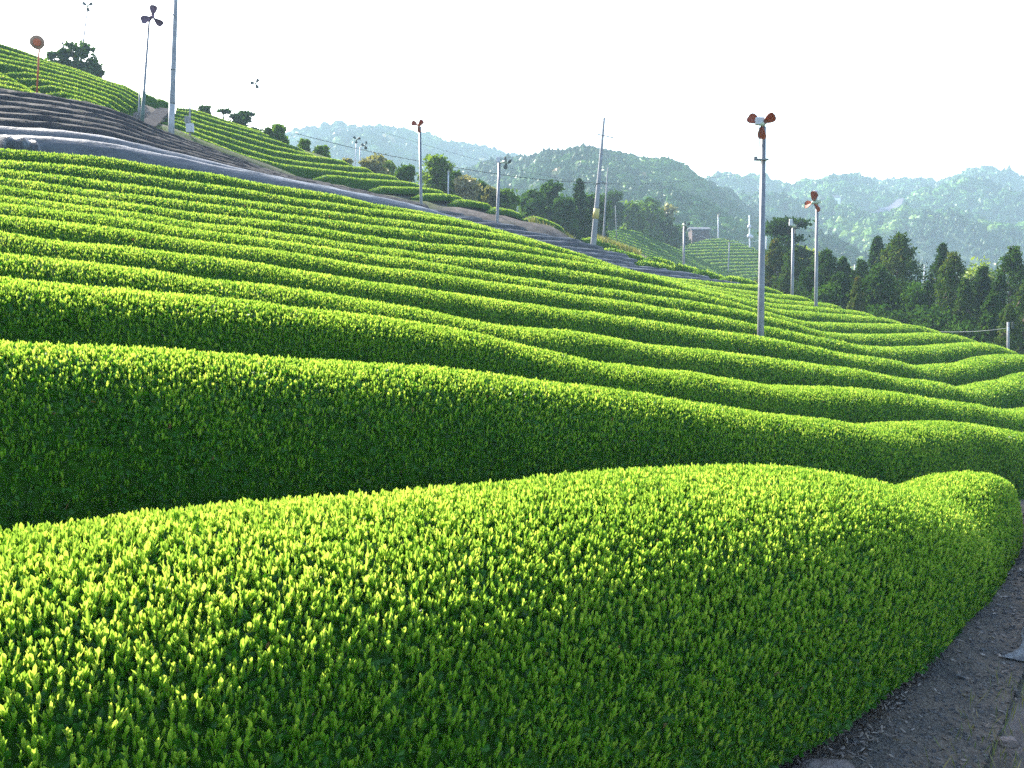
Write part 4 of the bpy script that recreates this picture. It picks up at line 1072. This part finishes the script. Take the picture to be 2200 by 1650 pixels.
PG = 'utility poles and posts'
def util_pole(base, top, w0, w1, Y, label, mat='concrete', sink=1.0, arms=(), boxes=(), bands=(), sleeve=None, ins=(), yellow=None):
    s = Y / F_PX; b = at(*base, Y); t = at(*top, Y); b2 = b + (b - t) / np.linalg.norm(b - t) * sink
    e = empty('utility_pole', b2); tag(e, label, 'utility pole', PG)
    mb = MB(); mb.tube([b2, b, t], [w0 * s / 2, w0 * s / 2, w1 * s / 2], 14); mb.build('pole', M[mat], e, smooth=True)
    for (x0, y0, x1, y1) in arms:
        mb = MB(); mb.tube([at(x0, y0, Y - .15), at(x1, y1, Y - .15)], .03, 6); mb.build('cross_arm', M['steel'], e)
    for (x, y, w, h, mt) in boxes:
        mb = MB(); mb.box(at(x, y, Y) + np.array([0, -.18, 0]), w * s, w * s * .6, h * s, bev=.02); mb.build('meter_box', M[mt], e)
    for (x, y) in bands:
        f = (base[1] - y) / (base[1] - top[1]); rr_ = (w0 + (w1 - w0) * f) * s / 2
        mb = MB(); mb.tube([at(x, y + 1, Y), at(x, y - 1, Y)], rr_ * 1.15, 12); mb.build('band', M['bladedark'], e)
    for (x, y, w) in ins:
        q = at(x, y, Y); mb = MB(); mb.lathe([(-w * s * .5, .02), (-w * s * .4, w * s * .45), (0, w * s * .5), (w * s * .3, w * s * .25), (w * s * .5, .02)], Matrix.Translation(Vector(q)), 10); mb.build('insulator', M['boxwhite'], e, smooth=True)
    if sleeve:
        mb = MB(); mb.tube([b2, at(*sleeve, Y)], w0 * s * .515, 14); mb.build('pole_sleeve', M['palesleeve'], e, smooth=True)
    if yellow:
        (x0, y0, x1, y1) = yellow; mb = MB(); mb.tube([at(x0, y0, Y - .0), at(x1, y1, Y - .0)], w0 * s * .52, 14); mb.build('warning_band', M['yellow'], e, smooth=True)
    return e
M['palesleeve'] = surf_mat('pale_sleeve', (0.28, 0.29, 0.30), (0.38, 0.38, 0.39), scale=4, rough=0.7, bump=0.1)
M['yellow'] = surf_mat('faded_yellow_band', (0.40, 0.33, 0.10), (0.50, 0.42, 0.16), scale=5, rough=0.6, bump=0.05)
util_pole((1275,522), (1298,253), 12.5, 4.5, Yc(1275,522,36.8), 'tall leaning concrete utility pole with cross arm, left of the copse edge', arms=[(1283,288,1318,296)], yellow=(1279.5,470,1282,448), sink=1.0, bands=[(1285,395)])
util_pole((1296,513), (1306,360), 4.2, 2.2, Yc(1296,513,41.0), 'thin pole with white bracket, close right of the leaning utility pole', arms=[(1293,389,1302,396)], sink=1.2)
util_pole((368,284), (379,-40), 12.5, 8, Yc(368,284,44.6), 'thick pale utility pole beside the road, running out of the top', arms=[(360,22,375,34)], bands=[(372,150),(370,222)], sleeve=(369.5,222), sink=.8)
util_pole((408,292), (408.5,122), 4.2, 2.0, Yc(408,292,46.5), 'thin pole carrying two grey boxes at the edge of the middle field', boxes=[(404,258,9,14,'concrete'), (410.5,276,15,18,'boxwhite')], sink=.8)
util_pole((1564,590), (1567,520), 2.8, 2.4, 150, 'thin T-topped pole standing on the distant terraced slope', arms=[(1562,521,1573,521)], sink=1.0)
util_pole((1611,545), (1610,462), 3.0, 2.4, 190, 'pole with white insulators right of the distant terraced slope', ins=[(1610,486,9),(1610,506,10),(1615,508,7)], sink=3, mat='boxwhite')
util_pole((1645,556), (1646.5,500), 2.0, 1.6, 170, 'thin pole with white lamp, hugging the tall fan pole', ins=[(1647,497,5)], sink=3, mat='boxwhite')
util_pole((1324,492), (1322,440), 2.0, 1.4, 98, 'faint thin pole in front of the copse right of the utility pole', sink=1.0)
util_pole((1836,600), (1836,568), 1.8, 1.6, 210, 'tiny pale post far behind the dull green cedar', sink=5, mat='boxwhite')
util_pole((2166,753), (2166,692), 6.0, 5.6, Yc(2166,753,13.3), 'short concrete post at the right edge of the tea field', sink=1.2, boxes=[(2161,707,4,8,'boxwhite'), (2171,699,5,14,'bladedark')])
util_pole((65,122), (64,72), 1.4, 1.0, 86, 'faint bare pole above the skyline left of the orange mirror', sink=.8, mat='boxwhite')
util_pole((298,240), (300,192), 3, 2.6, Yc(298,240,43.2), 'short grey post beside the green-footed fan pole', sink=.5, mat='steel')

# orange road mirror
Ym = Yc(80, 206, 41.2); b = at(78.5, 208, Ym); t = at(84.5, 100, Ym); e = empty('road_mirror', b); tag(e, 'round orange-backed road mirror on a red post at far left', 'road mirror')
s = Ym / F_PX
mb = MB(); mb.tube([b, t + (t - b) * .12], .035, 10); mb.build('post', M['orangepaint'], e, smooth=True)
A = Matrix.Translation(Vector(at(82.5, 92, Ym) + np.array([0, -.1, 0]))) @ Matrix.Rotation(.35, 4, 'Z') @ Matrix.Rotation(-math.pi / 2 + .25, 4, 'X')
mb = MB(); mb.lathe([(-.05, .04), (-.04, .16), (0, .262), (.03, .27), (.045, .262)], A, 24); mb.build('mirror_back', M['mirrorback'], e, smooth=True)
M['glass'] = surf_mat('mirror_glass', (0.5, 0.52, 0.55), (0.55, 0.57, 0.6), scale=2, rough=0.05, bump=0.0, metallic=1.0)
mb = MB(); mb.lathe([(-.055, .03), (-.052, .12), (-.046, .15)], A, 24); mb.build('bracket_plate', M['orangepaint'], e, smooth=True)
mb = MB(); mb.lathe([(.046, .24), (.075, .16), (.085, .05), (.087, .004)], A, 24); mb.build('mirror_glass', M['glass'], e, smooth=True)

def cable(pts, r_, label, mat='cable', n=40, name='overhead_cable'):
    P = np.array([at(x, y, Y) for x, y, Y in pts]); t = np.linspace(0, len(P) - 1, n)
    # smooth through the points
    out = []
    for u in t:
        i = min(int(u), len(P) - 2); f = u - i
        p0, p1, p2, p3 = P[max(i - 1, 0)], P[i], P[i + 1], P[min(i + 2, len(P) - 1)]
        out.append(.5 * ((2 * p1) + (-p0 + p2) * f + (2 * p0 - 5 * p1 + 4 * p2 - p3) * f * f + (-p0 + 3 * p1 - 3 * p2 + p3) * f ** 3))
    mb = MB(); mb.tube(out, r_, 5); o = mb.build(name, M[mat]); tag(o, label, 'cable', 'overhead cables'); return o
cable([(633,286,64),(760,318,62),(905,347,61),(1075,375,60),(1200,389,60),(1304,394,60)], .017, 'long dark cable sagging across the wooded ridge to the thin pole')
cable([(1304,394,60),(1400,394,75),(1520,383,100),(1640,365,140)], .018, 'dark cable leaving the thin pole towards the right hill')
cable([(820,283,120),(960,325,115),(1100,362,110),(1290,400,105)], .016, 'fainter upper cable in front of the pale ridge')
cable([(1970,712,44),(2060,713,41),(2120,710,39),(2163,705,Yc(2166,753,13.3))], .006, 'pale wire running left from the short concrete post', mat='wirepale')
cable([(1474,493,82),(1500,506,110),(1530,515,150)], .02, 'pale wire from the small dark fan pole towards the hut', mat='wirepale')
cable([(1567,521,150),(1600,521,165),(1645,515,170)], .03, 'pale wire from the T-topped pole to the lamp pole', mat='wirepale')

# ------------------------------------------------------------------ small things near the path
# flat stone
import bmesh
def rock(name, c, sx, sy, sz, seed, mat, label):
    bm = bmesh.new(); bmesh.ops.create_icosphere(bm, subdivisions=4, radius=1.0); r = np.random.default_rng(seed)
    ph = r.random(12) * 6.28
    for v in bm.verts:
        p = v.co.copy(); k = 1 + .10 * math.sin(3 * p.x + ph[0]) + .08 * math.sin(4 * p.y + ph[1]) + .05 * math.sin(7 * p.x + 5 * p.z + ph[2]) + .03 * math.sin(13 * p.y + 11 * p.x + ph[3])
        p = Vector((math.copysign(abs(p.x) ** .62, p.x), math.copysign(abs(p.y) ** .62, p.y), math.copysign(abs(p.z) ** .45, p.z))) * k
        v.co = Vector((p.x * sx, p.y * sy, p.z * sz))
    bm.verts.index_update()
    V = np.array([tuple(v.co) for v in bm.verts]) + np.array(c); F = [[v.index for v in f.verts] for f in bm.faces]; bm.free()
    o = make_obj(name, V, F, mat, smooth=True); tag(o, label, 'stone'); return o
q = pathpt(1768, 1668, 0.10)
rock('flat_stone', (q[0], q[1], 0.05), .17, .14, .10, 3, M['stone'], 'flat-topped pinkish grey stone at the bottom edge beside the path')
q = pathpt(2165, 1592, 0.06)
rock('small_stone', (q[0], q[1], 0.05), .05, .03, .03, 5, M['stone'], 'small pale stone at the bottom right corner')

# rumpled blue-black net lying along the right side of the path
def net_strip():
    V = []; n = 70; kk = 14
    for a in range(n):
        f = a / (n - 1); k = .30 + f * .68
        c = pa + pd * k + pn * (.74 + .12 * math.sin(f * 9) + .05 * math.sin(f * 31))
        w = .16 + .04 * math.sin(f * 14)
        for b in range(kk + 1):
            u = b / kk; th = u * math.pi
            p = c + pn * ((u - .5) * w * 1.6)
            h = .09 * math.sin(th) + .05 * math.sin(u * 19 + f * 40) * math.sin(th) + .03 * math.sin(f * 90 + u * 7) * math.sin(th)
            h *= min(1, f * 7, (1 - f) * 7)
            V.append((p[0], p[1], gz_path(p) + .045 + h))
    V = np.array(V); i, j = np.meshgrid(np.arange(n - 1), np.arange(kk), indexing='ij'); a0 = (i * (kk + 1) + j).ravel()
    o = make_obj('shade_net', V, np.stack([a0, a0 + kk + 1, a0 + kk + 2, a0 + 1], 1), M['netblue'], smooth=True); tag(o, 'rumpled blue-black shade net lying along the right side of the path', 'shade net')
_gc = {}
def gz_path(p): return gz(p[0], p[1])
net_strip()
# rolled net lump on the topmost hedge at left
c0 = at_c(58, 318, 26.3)
V = []; n = 26; kk = 12
dirp = at_c(92, 329, 26.3) - at_c(10, 316, 26.3)
for a in range(n):
    f = a / (n - 1); c = at_c(4, 312, 26.2) + (at_c(90, 331, 26.0) - at_c(4, 312, 26.2)) * f
    rr_ = .26 * (.75 + .35 * math.sin(f * 3.1) + .12 * math.sin(f * 17)) * (min(1, (1 - f) * 5) ** .5 if f > .8 else 1) + .02
    for b in range(kk):
        th = 2 * math.pi * b / kk
        V.append(c + np.array([NX, NY, 0]) * math.cos(th) * rr_ * 1.2 + np.array([0, 0, 1]) * math.sin(th) * rr_)
F = []
for a in range(n - 1):
    for b in range(kk): F.append((a * kk + b, a * kk + (b + 1) % kk, (a + 1) * kk + (b + 1) % kk, (a + 1) * kk + b))
F.append(tuple(range(kk))[::-1]); F.append(tuple((n - 1) * kk + b for b in range(kk)))
o = make_obj('net_roll', np.array(V), F, M['netblue'], smooth=True); tag(o, 'rolled dark net lying on the topmost tea hedge at the left edge', 'net roll')

# gravel, dry leaves and grass (uncountable)
r = np.random.default_rng(99)
def scatter(n, k0, k1, w0, w1):
    k = r.uniform(k0, k1, n); w = r.uniform(w0, w1, n)
    P = pa[None] + pd[None] * k[:, None] + pn[None] * w[:, None]; P[:, 2] = ground_z(P[:, 0], P[:, 1]) + .03
    return P
P = scatter(9000, -.5, 1.6, -.1, .8); nn = len(P)
sz = r.uniform(.004, .014, nn) * np.where(r.random(nn) > .97, 2.2, 1)
OV = np.array([(1, 0, 0), (0, 1, 0), (-1, 0, 0), (0, -1, 0), (0, 0, .8), (0, 0, -.8)])
# pebbles as squashed eight-sided lumps of quads
CV = np.array([(-1, -1, -.6), (1, -1, -.6), (1, 1, -.6), (-1, 1, -.6), (-.7, -.7, .7), (.7, -.7, .7), (.7, .7, .7), (-.7, .7, .7)]) * .8
CQ = np.array([(3, 2, 1, 0), (4, 5, 6, 7), (0, 1, 5, 4), (1, 2, 6, 5), (2, 3, 7, 6), (3, 0, 4, 7)])
th = r.random(nn) * 6.28; ca, sa = np.cos(th), np.sin(th)
VV = CV[None] * (1 + r.normal(0, .2, (nn, 8, 3)))
VV = np.stack([VV[..., 0] * ca[:, None] - VV[..., 1] * sa[:, None], VV[..., 0] * sa[:, None] + VV[..., 1] * ca[:, None], VV[..., 2]], -1) * sz[:, None, None] + P[:, None, :]
o = make_obj('gravel', VV.reshape(-1, 3), (np.arange(nn)[:, None, None] * 8 + CQ[None]).reshape(-1, 4), M['gravel'], origin=(0, 0, 0)); tag(o, 'loose grey gravel on the path', 'gravel', kind='stuff')
P = np.vstack([scatter(6000, -.5, 1.15, -.18, .24), scatter(2500, -.5, 1.4, .1, 1.4)]); P[:, 2] += .012
a = unit(r.normal(0, 1, (len(P), 3)) * np.array([1, 1, .35])); b = unit(np.cross(a, r.normal(0, .4, (len(P), 3)) + np.array([0, 0, 1])))
V, Q, _ = leaf_quads(P, a, b, r.uniform(.02, .055, len(P)), r.uniform(.010, .022, len(P)), .15, True)
o = make_obj('leaf_litter', V, Q, M['litter'], tint=np.repeat(r.random(len(P)), 2), origin=(0, 0, 0)); tag(o, 'dry leaves and twigs littering the path along the foot of the hedge', 'leaf litter', kind='stuff')
def grass(P, hmin, hmax, label, w=.006):
    k = len(P); d = unit(r.normal(0, .35, (k, 3)) * np.array([1, 1, .2]) + np.array([0, 0, 1])); sd = unit(np.cross(d, r.normal(0, 1, (k, 3))))
    V, Q, _ = leaf_quads(P, d, sd, r.uniform(hmin, hmax, k), np.full(k, w) * r.uniform(.7, 1.4, k), .05, False)
    o = make_obj('grass', V, Q, M['grass'], tint=np.clip(r.normal(.45, .25, k), 0, 1), origin=(0, 0, 0)); tag(o, label, 'grass', kind='stuff')
P = np.vstack([scatter(6000, -.6, 1.3, .80, 2.6), scatter(260, -.5, .25, .55, .9)]); grass(P, .05, .18, 'dry and green grass along the right side of the path')
# dry grass on the bank beside the utility pole and at the tip of the middle field
P = []
for _ in range(2600):
    f = r.random(); x = 1282 + f * 90; y = 511 + f * 32
    p = at_c(x, y + r.uniform(0, 6), 40.6 + r.normal(0, .5)); P.append((p[0], p[1], p[2] - .3))
for _ in range(1500):
    f = r.random(); x = 1140 + f * 90; y = 468 + f * 42
    p = at_c(x, y + r.uniform(2, 14), 41.0 + r.normal(0, .3)); P.append((p[0], p[1], p[2] - .3))
grass(np.array(P), .3, .7, 'pale dry grass tufts on the bank right of the leaning utility pole', w=.05)

# ------------------------------------------------------------------ air, sky, sun, camera
mb = MB(); mb.box((0, 700, 45), 3200, 2300, 112)
m, nt, out = new_mat('thin_air'); pv = nt.nodes.new('ShaderNodeVolumePrincipled')
pv.inputs['Color'].default_value = (0.58, 0.80, 0.97, 1); pv.inputs['Density'].default_value = 0.00056; pv.inputs['Anisotropy'].default_value = 0.05
nt.links.new(pv.outputs[0], out.inputs['Volume'])
o = make_obj('haze', np.array(mb.v), mb.f, m, origin=(0, 0, 0)); tag(o, kind='stuff')

SUN_AZ = math.radians(42)      # to the left of the view direction
SUN_EL = math.radians(35)
w = bpy.data.worlds.new('World'); SC.world = w; w.use_nodes = True
nt = w.node_tree; bg = nt.nodes['Background']
sky = nt.nodes.new('ShaderNodeTexSky'); sky.sky_type = 'NISHITA'; sky.sun_disc = False
sky.sun_elevation = SUN_EL; sky.sun_rotation = -SUN_AZ; sky.air_density = 1.0; sky.dust_density = 2.0; sky.ozone_density = 1.0
nt.links.new(sky.outputs[0], bg.inputs['Color']); bg.inputs['Strength'].default_value = 0.15
L = bpy.data.lights.new('Sun', 'SUN'); L.energy = 5.0; L.angle = math.radians(0.5); L.color = (1.0, 0.94, 0.82)
so = bpy.data.objects.new('Sun', L); COL.objects.link(so)
sd = Vector((-math.sin(SUN_AZ) * math.cos(SUN_EL), math.cos(SUN_AZ) * math.cos(SUN_EL), math.sin(SUN_EL)))
so.rotation_euler = sd.to_track_quat('Z', 'Y').to_euler(); so.location = (-20, -10, 60)

print('FACES', sum(len(me.polygons) for me in bpy.data.meshes))
cam = bpy.data.cameras.new('Camera'); co = bpy.data.objects.new('Camera', cam); COL.objects.link(co)
cam.sensor_width = 36; cam.lens = F_PX / 2200 * 36; cam.clip_start = 0.05; cam.clip_end = 6000
co.location = (0, 0, EYE); co.rotation_euler = (math.pi / 2 - PITCH, 0, 0)
SC.camera = co
SC.view_settings.view_transform = 'Standard'; SC.view_settings.look = 'None'; SC.view_settings.exposure = 1.86; SC.view_settings.gamma = 1.0
cy = SC.cycles
cy.max_bounces = 6; cy.diffuse_bounces = 3; cy.glossy_bounces = 2; cy.transmission_bounces = 4; cy.volume_bounces = 1; cy.transparent_max_bounces = 4
cy.use_adaptive_sampling = False
cy.use_denoising = False; cy.denoiser = 'OPENIMAGEDENOISE'; cy.denoising_input_passes = 'RGB_ALBEDO_NORMAL'
cy.sample_clamp_indirect = 6.0
